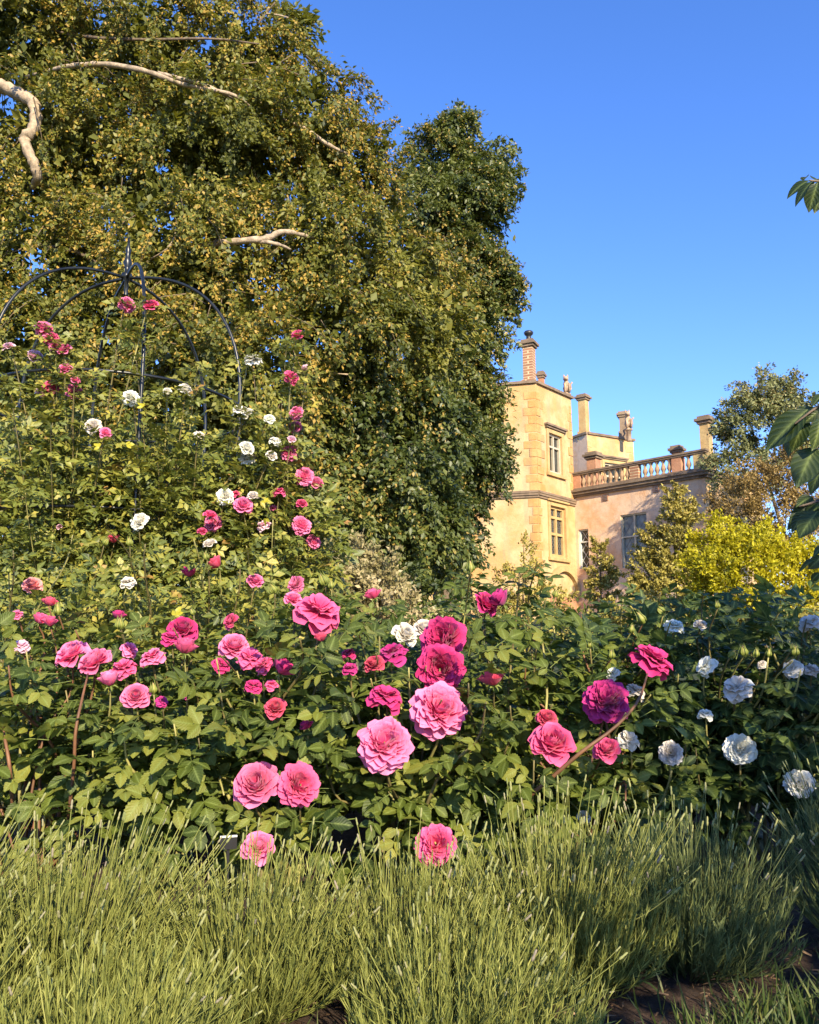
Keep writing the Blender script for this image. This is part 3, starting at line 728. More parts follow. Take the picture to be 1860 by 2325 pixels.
M['leaf_yellow'] = leaf_mat('leaf_yellow', [(0, (.20, .20, .010)), (.5, (.46, .41, .014)), (1, (.66, .56, .03))], .5, .3, (.75, .62, .01), .3, gold=(.65, .5, .02))
M['leaf_bronze'] = leaf_mat('leaf_bronze', [(0, (.10, .065, .02)), (.5, (.26, .18, .055)), (1, (.42, .31, .11))], .5, .2, (.4, .26, .05), .3, gold=(.5, .34, .12))
M['leaf_cream'] = leaf_mat('leaf_cream', [(0, (.12, .12, .035)), (.5, (.32, .27, .12)), (1, (.58, .47, .28))], .6, .2, (.5, .42, .16), .3)
def shrub(name, label, cat, E, n, leaves, size, length, mat, seed, kind='shrub', trunk=None, gold=0., droop=.2, gap=-.5, nf=1.6, sd=None, jit=.16, group=None, shell=(.5, 1.03), stems=0):
    base = np.mean(np.array(E)[:, :3], 0); base[2] = float(ground_z(base[0], base[1]))
    t = thing(name, label, cat, base, group)
    cr = crown(E, n, leaves, size, length, rg, seed, gold=gold, droop=droop, gap=gap, nf=nf, jit=jit, spray_dir=sd, shell=shell)
    tag(obj('crown' if kind == 'tree' else 'foliage', crown_mesh('foliage', cr, base), mat, t), kind='stuff')
    tag(obj('twigs', twig_mesh(cr['twigs'], max(.004, size * .08), base, min(300, n), rg), M['twig'], t), kind='stuff')
    top = max(e[2] for e in E)
    for k in range(3 if kind != 'tree' else 1):
        e = E[k % len(E)]
        pts = spline([base + np.array([rg.normal(0, .06), rg.normal(0, .06), 0]), base * .5 + np.array(e[:3]) * .5 + rg.normal(0, .05, 3), np.array(e[:3])], 10)
        r0 = .09 if kind == 'tree' else .03
        V, F = tube(pts, np.linspace(r0, r0 * .3, 10), 7); obj('trunk' if kind == 'tree' else 'stem', np_mesh('stem', V - base, F, smooth=True), M['bark'], t)
    return t
shrub('garden_tree', 'airy grey green tree beside the wing end chimney', 'tree', [pxell(*q) for q in [
    (1700, 950, 65, 70, 25), (1720, 890, 50, 40, 25), (1790, 900, 40, 50, 25), (1790, 870, 22, 24, 25), (1685, 990, 45, 60, 24.6), (1760, 990, 80, 70, 24.6), (1700, 1060, 80, 50, 24.4), (1650, 1050, 26, 40, 24.2), (1850, 960, 60, 60, 24.4), (2010, 880, 100, 110, 23.6), (2060, 760, 90, 80, 23.4), (1960, 1000, 70, 60, 23.8)]],  # lobes past the right edge are added unseen to streak the wing with shadow
    760, 60, .105, .70, M['leaf_grey'], 3.3, 'tree', gold=.16, droop=.15, gap=-.2)
shrub('bronze_shrub', 'feathery bronze gold shrub below the grey green tree', 'shrub', [pxell(*q) for q in [
    (1720, 1130, 90, 70, 20.5), (1790, 1080, 60, 50, 20.5), (1840, 1120, 60, 80, 20.5), (1680, 1170, 60, 60, 20.2), (1780, 1190, 90, 70, 20.2)]],
    260, 70, .075, .55, M['leaf_bronze'], 4.1, gold=.2, droop=-.25, nf=2.)
shrub('yellow_shrub', 'dome shaped bright yellow leaved shrub below the bronze shrub', 'shrub', [pxell(*q) for q in [
    (1630, 1228, 46, 40, 14.5), (1725, 1268, 90, 60, 14.3), (1680, 1310, 110, 70, 14.0), (1800, 1315, 90, 60, 14.0), (1610, 1290, 40, 60, 14.2), (1860, 1310, 70, 60, 14.0), (1740, 1360, 140, 60, 13.8), (1880, 1380, 80, 60, 13.8)]],
    500, 70, .062, .42, M['leaf_yellow'], 5.2, droop=-.35, gap=-.42, nf=2.2)
shrub('conical_shrub', 'tall olive gold conical shrub in front of the diamond leaded wing window', 'shrub', [pxell(*q) for q in [
    (1520, 1255, 66, 60, 18), (1530, 1190, 44, 50, 18), (1540, 1140, 20, 30, 18), (1543, 1112, 6, 14, 18), (1490, 1310, 60, 50, 17.8), (1575, 1290, 50, 60, 17.8), (1520, 1370, 90, 40, 17.6)]],
    420, 60, .075, .38, M['leaf_olive'], 6.2, gold=.25, droop=-.2, gap=-.45, nf=2., jit=.12)
shrub('conical_shrub', 'slim olive gold conical shrub between the two wing windows', 'shrub', [pxell(*q) for q in [
    (1366, 1300, 26, 40, 20), (1363, 1250, 10, 30, 20), (1372, 1350, 42, 36, 20), (1360, 1222, 3, 12, 20)]],
    110, 60, .07, .28, M['leaf_olive'], 7.2, gold=.3, droop=-.35, gap=-.6, nf=2., jit=.11)
shrub('conical_shrub', 'loose open olive gold conical shrub before the yellow tower corner', 'shrub', [pxell(*q) for q in [
    (1190, 1280, 34, 46, 20), (1190, 1228, 10, 20, 20), (1180, 1345, 70, 50, 20), (1240, 1365, 60, 40, 19.8), (1120, 1385, 50, 40, 19.8)]],
    120, 50, .07, .38, M['leaf_olive'], 8.2, gold=.25, droop=-.35, gap=-.35, nf=2., jit=.14)
shrub('low_hedge', 'mixed low olive hedge along the foot of the tower and wing', 'hedge', [pxell(*q) for q in [
    (1090, 1425, 110, 40, 16), (1250, 1430, 100, 35, 16), (1380, 1425, 80, 35, 16), (1500, 1410, 110, 55, 15.5), (1640, 1400, 110, 60, 14.5), (1800, 1400, 110, 60, 13.5)]],
    280, 50, .08, .45, M['leaf_olive'], 9.2, gold=.1, droop=-.1, gap=-.7, nf=2.)
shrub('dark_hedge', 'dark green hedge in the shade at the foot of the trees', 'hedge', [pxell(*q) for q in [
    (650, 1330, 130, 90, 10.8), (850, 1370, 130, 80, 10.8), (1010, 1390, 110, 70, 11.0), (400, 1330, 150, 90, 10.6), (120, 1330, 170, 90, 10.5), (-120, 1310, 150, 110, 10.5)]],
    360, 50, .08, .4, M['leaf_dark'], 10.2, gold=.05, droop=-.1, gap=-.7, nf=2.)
shrub('cream_shrub', 'feathery cream tinged shrub behind the large pink rose', 'shrub', [pxell(*q) for q in [
    (800, 1310, 55, 50, 8.2), (850, 1345, 60, 50, 8.1), (770, 1360, 70, 50, 8.0), (870, 1400, 80, 40, 7.9)]],
    150, 70, .05, .3, M['leaf_cream'], 11.2, droop=-.5, gap=-.6, nf=3.)
shrub('olive_mound', 'small rounded olive yellow shrub left of the cream shrub', 'shrub', [pxell(*q) for q in [
    (668, 1295, 50, 40, 7.2), (640, 1330, 60, 40, 7.1), (710, 1330, 40, 40, 7.1)]],
    110, 70, .03, .16, M['leaf_yellow' if False else 'leaf_olive'], 12.2, droop=-.5, gap=-.8, nf=3.)

# ------------------------------------------------------------------ iron rose arbour
M['iron'] = plain('iron', (.012, .014, .014), .32, 0, .3, 14)
AR = np.array([P(288, 630, 5.2)[0], 5.2, 0.]); AR_R, AR_Z, AR_T = .82, 2.30, P(288, 632, 5.2)[2]
arbour = thing('rose_arbour', 'black iron domed rose arbour with finial rising out of the climbing roses', 'arbour', AR)
for i, a in enumerate((-134, -62, -8, 62, 123, 162)):
    ca, sa = math.cos(math.radians(a)), math.sin(math.radians(a))
    pts = [(AR_R * ca, AR_R * sa, z) for z in np.linspace(0, AR_Z, 8)]
    for t in np.linspace(.06, 1, 22):
        r = AR_R * (1 - t ** 1.0) if t < 1 else 0
        th = t * math.pi / 2; r = AR_R * math.cos(th) ** .80; z = AR_Z + (AR_T - AR_Z) * math.sin(th) ** .88
        pts.append((r * ca, r * sa, z))
    V, F = tube(np.array(pts), .0100, 8); obj('hoop', np_mesh('hoop', V, F, smooth=True), M['iron'], arbour)
for z in (AR_Z - .03, 1.5, .75):
    t = np.linspace(0, 2 * math.pi, 49)
    V, F = tube(np.stack([AR_R * np.cos(t), AR_R * np.sin(t), 0 * t + z], -1), .0095, 7, False); obj('ring', np_mesh('ring', V, F, smooth=True), M['iron'], arbour)
V, F = lathe([(.014, -.10), (.014, 0), (.035, .02), (.035, .05), (.016, .06), (.016, .10), (.030, .13), (.018, .16), (.014, .20), (.020, .22), (.010, .25), (.0, .34)], 10)
obj('finial', np_mesh('finial', V, F, smooth=True), M['iron'], arbour, (0, 0, AR_T - .02))

# ------------------------------------------------------------------ rose blooms
PINK = {k: petal_mat('petal_' + k, *v) for k, v in {
    'light': ((.76, .020, .16), (.90, .27, .49)), 'mid': ((.68, .014, .12), (.86, .15, .34)), 'deep': ((.46, .006, .085), (.72, .055, .25)),
    'mag': ((.36, .006, .11), (.62, .05, .28)), 'red': ((.52, .010, .05), (.80, .12, .22)), 'pale': ((.82, .38, .50), (.92, .66, .76)),
    'salmon': ((.84, .20, .20), (.92, .42, .42)), 'white': ((.84, .79, .64), (.91, .89, .81))}.items()}
M['calyx'] = leaf_mat('calyx', [(0, (.10, .15, .03)), (1, (.22, .26, .06))], .5, .15)
M['bud'] = leaf_mat('bud', [(0, (.20, .24, .045)), (.6, (.38, .36, .08)), (1, (.55, .30, .20))], .5, .2)
M['hip'] = leaf_mat('hip', [(0, (.16, .20, .03)), (1, (.34, .32, .05))], .4, .1)
def petal(w, l, cup, ruf, reflex, bowl, rng, nu=5, nv=5):
    u, v = np.linspace(-1, 1, nu + 1), np.linspace(0, 1, nv + 1)
    U, W = np.meshgrid(u, v); ph = rng.uniform(0, 6.28)
    hw = w * (.18 + .82 * np.sin(W * math.pi * .58))
    x = hw * U
    y = l * (W - .20 * W ** 3 * np.abs(U) ** 2.2 + .035 * np.sin(4.5 * U + ph) * W ** 3)
    z = cup * w * U ** 2 * (.4 + .6 * W) - bowl * l * np.sin(math.pi * W * .9) - reflex * l * np.clip(W - .5, 0, 1) ** 2 * 2.2
    z = z + ruf * l * np.sin(4.2 * U + ph * 1.7) * W ** 2
    V = np.stack([x, y, z], -1).reshape(-1, 3)
    i = (np.arange(nv)[:, None] * (nu + 1) + np.arange(nu)[None]).ravel(); q = np.stack([i, i + 1, i + nu + 2, i + nu + 1], -1)
    return V, np.concatenate([q[:, [0, 1, 2]], q[:, [0, 2, 3]]]), W.ravel()
def put_petal(V, phi, alpha, r0, h0):
    r = np.array([math.cos(phi), math.sin(phi), 0]); t = np.array([-math.sin(phi), math.cos(phi), 0]); a = np.array([0, 0, 1.])
    yd = math.cos(alpha) * a + math.sin(alpha) * r; n = -math.cos(alpha) * r + math.sin(alpha) * a
    return r * r0 + a * h0 + V[:, :1] * t + V[:, 1:2] * yd + V[:, 2:] * n
def bloom_template(kind, seed):
    rng = np.random.default_rng(seed); pet = []
    g = 2.39996
    if kind == 'R':                                 # full quartered rosette
        N = 104
        for i in range(N):
            s = i / (N - 1)
            al = math.radians(np.interp(s, [0, .14, .4, 1], [100, 78, 46, 6]) + rng.normal(0, 8))
            l = np.interp(s, [0, .2, .5, 1], [.50, .47, .40, .27]) * rng.uniform(.9, 1.1); w = np.interp(s, [0, .3, 1], [.21, .165, .085]) * rng.uniform(.85, 1.15)
            r0 = np.interp(s, [0, .35, .7, 1], [.05, .10, .15, .02]); ph = i * g + rng.normal(0, .2)
            if s > .45:                             # quarters
                q = rng.integers(0, 4); c = q * 1.571 + .5; r0 = rng.uniform(.03, .20); ph = c + rng.normal(0, .55)
            V, F, W = petal(w, l, .45 + .6 * s, .05 + .03 * rng.random(), .32 * (1 - s) + .12, .10, rng)
            pet.append((put_petal(V, ph, al, r0, .02 + .05 * s), F, W, s))
    elif kind == 'C':                               # open cup with a loose heart
        N = 44
        for i in range(N):
            s = i / (N - 1)
            al = math.radians(np.interp(s, [0, .25, .6, 1], [84, 58, 30, 4]) + rng.normal(0, 6))
            l = np.interp(s, [0, .4, 1], [.54, .50, .40]) * rng.uniform(.92, 1.08); w = np.interp(s, [0, .4, 1], [.32, .25, .12]) * rng.uniform(.9, 1.1)
            V, F, W = petal(w, l, .6 + .5 * s, .04, .35 * (1 - s) + .1, .14, rng)
            pet.append((put_petal(V, i * g + rng.normal(0, .15), al, .04 + .05 * (1 - s), .02 + .03 * s), F, W, s))
    elif kind == 'F':                               # blown flat, layered
        N = 40
        for i in range(N):
            s = i / (N - 1)
            al = math.radians(np.interp(s, [0, .4, 1], [104, 82, 40]) + rng.normal(0, 9))
            l = np.interp(s, [0, 1], [.52, .28]) * rng.uniform(.9, 1.1); w = np.interp(s, [0, 1], [.27, .13])
            V, F, W = petal(w, l, .35, .09, .35, .06, rng)
            pet.append((put_petal(V, i * g + rng.normal(0, .2), al, .06, .03 + .10 * s), F, W, s))
    else:                                           # 'H' half-open, pointed
        N = 17
        for i in range(N):
            s = i / (N - 1)
            al = math.radians(np.interp(s, [0, .3, 1], [48, 24, 3]) + rng.normal(0, 5))
            l = np.interp(s, [0, .3, 1], [.78, .86, .80]) * rng.uniform(.95, 1.05); w = np.interp(s, [0, 1], [.36, .20])
            V, F, W = petal(w, l, .95, .03, .35 * (1 - s) + .05, .20, rng)
            pet.append((put_petal(V, i * g, al, .03, .02), F, W, s))
    n_out = {'R': 16, 'C': 10, 'F': 12, 'H': 5}[kind]
    def mesh(lst, nm):
        a = Acc()
        for V, F, W, s in lst: a.add(V, F, tip=W, rnd=np.full(len(V), rng.uniform(0, 1)))
        return a.mesh(nm, smooth=True)
    return dict(whole=mesh(pet, 'bloom'), inner=mesh(pet[n_out:], 'bloom'), outer=[mesh([p], 'petal') for p in pet[:n_out]])
BLOOM = {k: [bloom_template(k, 100 + 7 * i + ord(k)) for i in range(n)] for k, n in (('R', 4), ('C', 3), ('F', 2), ('H', 3))}
def bud_mesh(seed, open_=0.):
    rng = np.random.default_rng(seed); a = Acc()
    V, F = lathe([(.0, -.12), (.16, -.10), (.20, .0), (.30, .12), (.34, .30), (.29, .50), (.17, .72), (.07, .90), (.0, 1.0)], 9)
    a.add(V, F, rnd=np.clip(V[:, 2] * .9, 0, 1))
    for i in range(5):
        p = i * 1.2566 + .3; r = np.array([math.cos(p), math.sin(p), 0])
        L = rng.uniform(1.0, 1.35); pts = [r * .30 + [0, 0, .06], r * .37 + [0, 0, .35], r * .24 + [0, 0, .7], r * (.12 + .1 * rng.random()) + [0, 0, L]]
        V, F = tube(pts, [.10, .10, .05, .01], 4); a.add(V, F, rnd=np.zeros(len(V)))
    return a.mesh('bud', smooth=True)
BUD = [bud_mesh(i) for i in range(3)]
def calyx_mesh():
    a = Acc(); V, F = lathe([(.02, -.30), (.07, -.24), (.09, -.12), (.07, -.02), (.14, .06)], 8); a.add(V, F, rnd=.3 + 0 * V[:, 0])
    for i in range(5):
        p = i * 1.2566; r = np.array([math.cos(p), math.sin(p), 0])
        V, F = tube([r * .08 + [0, 0, -.03], r * .22 + [0, 0, .0], r * .34 + [0, 0, -.10], r * .40 + [0, 0, -.22]], [.05, .06, .04, .01], 4); a.add(V, F, rnd=.6 + 0 * V[:, 0])
    return a.mesh('calyx', smooth=True)
CALYX = calyx_mesh()
M['cane'] = plain('cane', (.16, .13, .045), .6, 0, .35, 5)
M['cane_pale'] = plain('cane_pale', (.30, .27, .085), .6, 0, .3, 5)
M['cane_red'] = plain('cane_red', (.17, .078, .036), .6, 0, .3, 5)
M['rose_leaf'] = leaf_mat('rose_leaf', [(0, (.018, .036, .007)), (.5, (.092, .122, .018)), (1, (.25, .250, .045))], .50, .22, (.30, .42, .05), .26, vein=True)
M['rose_leaf_lit'] = leaf_mat('rose_leaf_lit', [(0, (.045, .065, .012)), (.4, (.16, .18, .030)), (.75, (.34, .31, .055)), (.92, (.46, .38, .07)), (1, (.40, .21, .07))], .40, .25, (.42, .42, .05), .45, vein=True)  # brighter, yellower copy of rose_leaf with sunlight put into the colour
M['rose_leaf_shade'] = leaf_mat('rose_leaf_shade', [(0, (.012, .028, .007)), (.5, (.036, .064, .014)), (1, (.090, .120, .028))], .50, .2, (.24, .38, .08), .26, vein=True)  # darker copy of rose_leaf; the shade is painted into these greens
M['leaf_yellowed'] = leaf_mat('leaf_yellowed', [(0, (.36, .33, .02)), (1, (.50, .44, .04))], .4, .3, (.7, .6, .03), .4)

# bloom list: px, py, size px, kind, colour, [distance]   (photo pixels)
FRONT = [
 (73,1327,46,'C','salmon'),(37,1394,32,'F','light'),(85,1414,30,'H','mid'),(114,1422,30,'H','mid'),(110,1376,28,'H','red'),(268,1406,27,'H','deep'),
 (49,1465,42,'F','pale'),(160,1483,78,'C','light'),(213,1500,80,'C','light'),(252,1558,44,'H','light'),(308,1579,64,'C','light'),(296,1473,44,'F','light'),
 (345,1490,64,'F','light'),(280,1514,62,'F','mid'),(418,1485,46,'H','mid'),(414,1426,72,'C','deep'),(390,1447,52,'F','deep'),(523,1410,38,'C','mid'),(430,1311,32,'H','deep'),
 (499,1288,36,'H','red'),(580,1317,40,'C','light'),(532,1465,70,'C','light'),(568,1490,64,'F','mid'),(597,1508,50,'F','mid'),(633,1530,46,'H','deep'),(503,1508,46,'F','deep'),
 (576,1556,44,'F','deep'),(617,1553,34,'F','mid'),(625,1605,52,'C','red'),(369,1591,32,'F','mag'),(426,1575,30,'F','mag'),(670,1325,44,'R','light'),(666,1358,44,'C','light'),
 (725,1384,118,'F','mid'),(851,1360,32,'H','mid'),(731,1457,28,'H','red'),(890,1481,74,'F','mag'),(790,1483,38,'F','deep'),(794,1516,40,'F','mag'),(849,1506,50,'C','red'),
 (1003,1449,112,'R','deep'),(999,1518,112,'R','deep'),(999,1607,128,'R','light'),(877,1579,84,'F','deep'),(873,1684,126,'R','light'),(1121,1558,50,'H','red'),
 (581,1778,106,'C','light'),(683,1780,98,'R','mid'),(587,1920,74,'C','light'),(989,1916,92,'R','mid'),(1105,1368,64,'C','deep'),(1145,1374,48,'H','mag'),(699,1656,26,'H','deep'),
 (1483,1494,102,'F','deep'),(1377,1585,106,'R','mag'),(1254,1684,100,'C','mid'),(1241,1629,50,'C','red'),(1377,1699,62,'C','mid'),(1219,1466,25,'H','red')]
WHITE = [(1523,1708,56,'R'),(1681,1699,72,'R'),(1672,1558,74,'F'),(1798,1516,52,'F'),(1845,1519,40,'F'),(1840,1411,54,'F'),(1532,1420,50,'F'),(1591,1417,30,'C'),
 (1602,1510,52,'F'),(1428,1677,56,'F'),(1814,1776,66,'R'),(1391,1527,36,'F'),(1444,1567,50,'F'),(1602,1620,36,'F'),(1730,1508,26,'F'),(1325,1851,34,'F'),(922,1439,60,'C'),(963,1424,50,'C')]
ARCH = [(290,690,42,'R','light'),(341,692,40,'C','mid'),(100,743,44,'R','light'),(114,767,38,'R','mid'),(127,783,34,'C','light'),(144,792,38,'C','light'),(79,806,42,'C','pale'),(19,785,30,'C','pale'),
 (148,836,34,'C','light'),(116,876,40,'R','mid'),(97,890,32,'C','pale'),(169,887,42,'R','light'),(172,862,24,'C','light'),(297,901,42,'R','white'),(422,883,36,'C','white'),(380,887,22,'C','white'),
 (211,966,42,'R','white'),(241,982,30,'C','light'),(454,987,30,'F','white'),(573,815,48,'F','white'),(547,931,44,'F','white'),(560,938,34,'C','white'),(612,950,28,'C','white'),(626,1001,34,'F','white'),(561,1015,38,'C','white'),
 (561,1038,42,'R','white'),(617,1033,30,'C','white'),(510,1126,42,'R','white'),(575,1124,28,'C','white'),(315,1182,46,'R','white'),(475,1233,34,'C','white'),(663,996,24,'C','pale'),
 (675,760,34,'C','mid'),(663,855,40,'R','mid'),(696,841,18,'H','pale'),(672,936,36,'R','light'),(670,968,32,'R','light'),(656,1026,42,'R','light'),(691,1080,48,'R','light'),(717,1094,40,'C','light'),
 (633,1115,34,'F','mid'),(533,1121,28,'F','mid'),(552,1145,48,'C','light'),(686,1142,28,'C','mid'),(478,1168,32,'C','mid'),(482,1186,44,'R','light'),(459,1205,24,'C','mid'),(598,1191,38,'F','pale'),
 (686,1191,50,'R','light'),(714,1228,36,'R','light'),(260,1233,28,'H','red'),(621,1152,20,'C','light'),(290,1320,40,'F','white'),(135,1195,16,'C','pale')]
BUDS = [(132,1394,24),(272,1427,26),(739,1327,30),(753,1335,18),(349,1573,24),(1461,1413,28),(1507,1393,26),(1433,1435,18),(1389,1494,20),(1070,1297,26),(1258,1355,18),(237,1236,18),(295,1238,20),(440,1395,16),
 (625,1345,24),(545,1290,14),(1340,1470,18),(1657,1492,22),(1690,1488,24),(1805,1488,24),(1717,1490,18),(1745,1490,18),(1587,1831,20),(1800,1475,16),(1500,1600,14),(1845,1670,18),(1770,1390,14),(1630,1380,16),(1330,1415,14),
 (20,1300,14),(610,1150,12),(470,1270,18),(120,1225,14)]
def dist_front(py): return float(np.interp(py, [1290, 1350, 1450, 1560, 1700, 1800, 1930], [3.5, 3.2, 2.85, 2.62, 2.45, 2.38, 2.22]))
BLP = []                                            # all blooms as (px, py, r px, dist) so that leaves keep clear of them
class Bush: pass
def mk(name, label, px, d, h, spread, leafmat, col, n_free, n_fill, leafobj, seed, zlo=.0, wood='cane', lsize=.146, group=None, px_w=None, cat='rose bush', top=None):
    b = Bush(); b.__dict__.update(locals()); b.x = P(px, 1468, d)[0]; b.y = d; b.items = []
    return b
PB = [mk('rose_bush', l, px, d, h, sp, lm, 'pink', nf, nfill, nl, sd, wood=w, group='pink rose bushes in the front row') for l, px, d, h, sp, lm, nf, nfill, nl, sd, w in [
 ('pink rose bush at the frame edge with a pair of wide open cupped blooms', 120, 2.75, .84, .36, 'rose_leaf', 13, 130, 44, 1, 'cane_red'),
 ('pink rose bush with a single half open bud on a tall bare stem', 390, 2.75, .84, .34, 'rose_leaf', 13, 130, 44, 2, 'cane'),
 ('pink rose bush carrying two large low blooms side by side above the lavender', 630, 2.68, .84, .34, 'rose_leaf', 13, 130, 46, 3, 'cane'),
 ('pink rose bush with three large roses stacked one above another', 930, 2.65, .88, .34, 'rose_leaf', 13, 130, 46, 4, 'cane'),
 ('pink rose bush with tall leafy shoots standing out against the yellow tower', 1140, 2.75, .80, .32, 'rose_leaf', 13, 110, 44, 5, 'cane'),
 ('pink rose bush with a slanting red cane reaching among the white roses', 1340, 2.65, .80, .30, 'rose_leaf', 10, 90, 40, 6, 'cane_red')]]
WB = [mk('rose_bush', l, px, d, h, sp, 'rose_leaf_shade', 'white', nf, nfill, nl, sd, lsize=.145, group='white rose bushes in the shade') for l, px, d, h, sp, nf, nfill, nl, sd in [
 ('white rose bush in shade directly behind the magenta rose', 1470, 3.15, .86, .36, 14, 190, 22, 11),
 ('white rose bush in shade with two round blooms above the lavender', 1650, 3.0, .90, .38, 14, 200, 24, 12),
 ('white rose bush in shade cut off by the picture edge', 1840, 2.9, .92, .36, 14, 190, 22, 13),
 ('white rose bush showing two blooms behind the stacked pink roses', 945, 3.5, .80, .36, 10, 130, 0, 14)]]
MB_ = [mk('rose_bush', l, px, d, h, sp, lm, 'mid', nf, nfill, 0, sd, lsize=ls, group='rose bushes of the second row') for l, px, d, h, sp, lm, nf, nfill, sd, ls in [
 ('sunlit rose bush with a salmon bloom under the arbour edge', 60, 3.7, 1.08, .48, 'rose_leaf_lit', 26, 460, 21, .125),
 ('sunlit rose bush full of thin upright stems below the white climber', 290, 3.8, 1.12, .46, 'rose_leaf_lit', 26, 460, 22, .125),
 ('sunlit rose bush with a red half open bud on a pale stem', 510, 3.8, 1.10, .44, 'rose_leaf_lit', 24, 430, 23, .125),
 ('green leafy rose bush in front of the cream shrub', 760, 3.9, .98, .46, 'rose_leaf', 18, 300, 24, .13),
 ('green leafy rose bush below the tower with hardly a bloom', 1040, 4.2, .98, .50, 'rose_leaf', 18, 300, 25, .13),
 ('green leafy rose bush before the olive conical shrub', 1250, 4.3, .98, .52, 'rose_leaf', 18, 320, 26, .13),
 ('dark leafy bush in front of the tall conical shrub', 1480, 4.2, 1.02, .50, 'rose_leaf_shade', 16, 280, 27, .15),
 ('dark leafy bush right under the middle of the yellow shrub', 1690, 4.1, .98, .50, 'rose_leaf_shade', 16, 280, 28, .15),
 ('dark leafy bush at the picture edge behind the white roses', 1870, 4.0, 1.02, .48, 'rose_leaf_shade', 14, 240, 29, .15)]]
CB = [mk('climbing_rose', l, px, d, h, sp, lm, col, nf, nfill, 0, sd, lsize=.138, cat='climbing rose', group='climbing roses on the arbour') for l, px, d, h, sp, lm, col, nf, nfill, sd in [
 ('pink climbing rose flowering over the near hoop of the iron arbour', 110, 4.75, 2.1, .55, 'rose_leaf_lit', 'cl', 50, 1800, 31),
 ('white climbing rose filling the middle of the iron arbour', 370, 4.8, 2.05, .55, 'rose_leaf_lit', 'cw', 50, 2000, 32),
 ('pink climbing rose on the outer side of the arbour beside the dark tree', 600, 4.7, 1.95, .42, 'rose_leaf_lit', 'cr', 44, 1500, 33)]]
rb = np.random.default_rng(77)
for q in FRONT:
    d = dist_front(q[1]); b = min(MB_[:4] if (q[1] < 1345 and q[2] < 60) else PB, key=lambda b: abs(b.px - q[0]))
    if b in MB_: d = 3.45
    b.items.append((*q[:5], d)); BLP.append((q[0], q[1], q[2] / 2, d))
for q in WHITE:
    b = min(WB[:3] if q[0] > 1200 else WB[3:], key=lambda b: abs(b.px - q[0]))
    d = float(np.interp(q[1], [1400, 1550, 1700, 1850], [3.1, 2.85, 2.7, 2.55])) + (.35 if q[0] < 1200 else 0)
    b.items.append((*q[:4], 'white', d)); BLP.append((q[0], q[1], q[2] / 2, d))
for q in ARCH:
    if q[4] == 'white' and 180 < q[0] < 640: b = CB[1]
    else: b = CB[0] if q[0] < 420 else CB[2]
    d = float(np.interp(q[0], [0, 200, 450, 720], [4.45, 4.3, 4.3, 4.55])) + rb.uniform(-.08, .12)
    if q[1] > 1300: d = 3.6
    b.items.append((*q[:5], d)); BLP.append((q[0], q[1], q[2] / 2, d))
for px, py, s in BUDS:
    if py < 1260 and px < 700: b, d = min(CB, key=lambda b: abs(b.px - px)), 4.2
    elif px > 1300 and not (1380 < px < 1520 and py < 1500): b, d = min(WB[:3], key=lambda b: abs(b.px - px)), 2.85
    elif py < 1360 and px < 700: b, d = min(MB_[:4], key=lambda b: abs(b.px - px)), 3.4
    else: b, d = min(PB, key=lambda b: abs(b.px - px)), dist_front(py)
    b.items.append((px, py, s, 'B', 'bud', d)); BLP.append((px, py, s / 2, d))
BLP = np.array(BLP)
def clear_of_blooms(T, tip, extra=4):
    """True where a leaf does not hide a bloom"""
    ok = np.ones(len(T), bool)
    for Q in (T, (T + tip) / 2, tip):
        px, py, dd = proj(Q)
        h = ((px[:, None] - BLP[None, :, 0]) ** 2 + (py[:, None] - BLP[None, :, 1]) ** 2 < (BLP[None, :, 2] + extra) ** 2) & (dd[:, None] < BLP[None, :, 3] + .05)
        ok &= ~h.any(1)
    return ok
SHOOTS = [(1085, 1262, 2.75), (1070, 1290, 2.75), (1220, 1275, 2.7), (1180, 1300, 2.75), (1120, 1330, 2.8), (1240, 1360, 2.8), (1320, 1390, 2.9), (1600, 1340, 3.2), (1415, 1360, 3.1), (1720, 1350, 3.1), (1500, 1345, 3.2),
          (30, 1250, 3.2), (165, 1215, 3.3), (245, 1205, 3.3), (330, 1235, 3.3), (440, 1225, 3.3), (60, 1110, 4.0), (560, 1240, 3.4), (620, 1180, 4.0), (650, 780, 4.5), (120, 960, 4.1), (20, 880, 4.2), (300, 760, 4.4), (200, 850, 4.3), (450, 830, 4.4)]
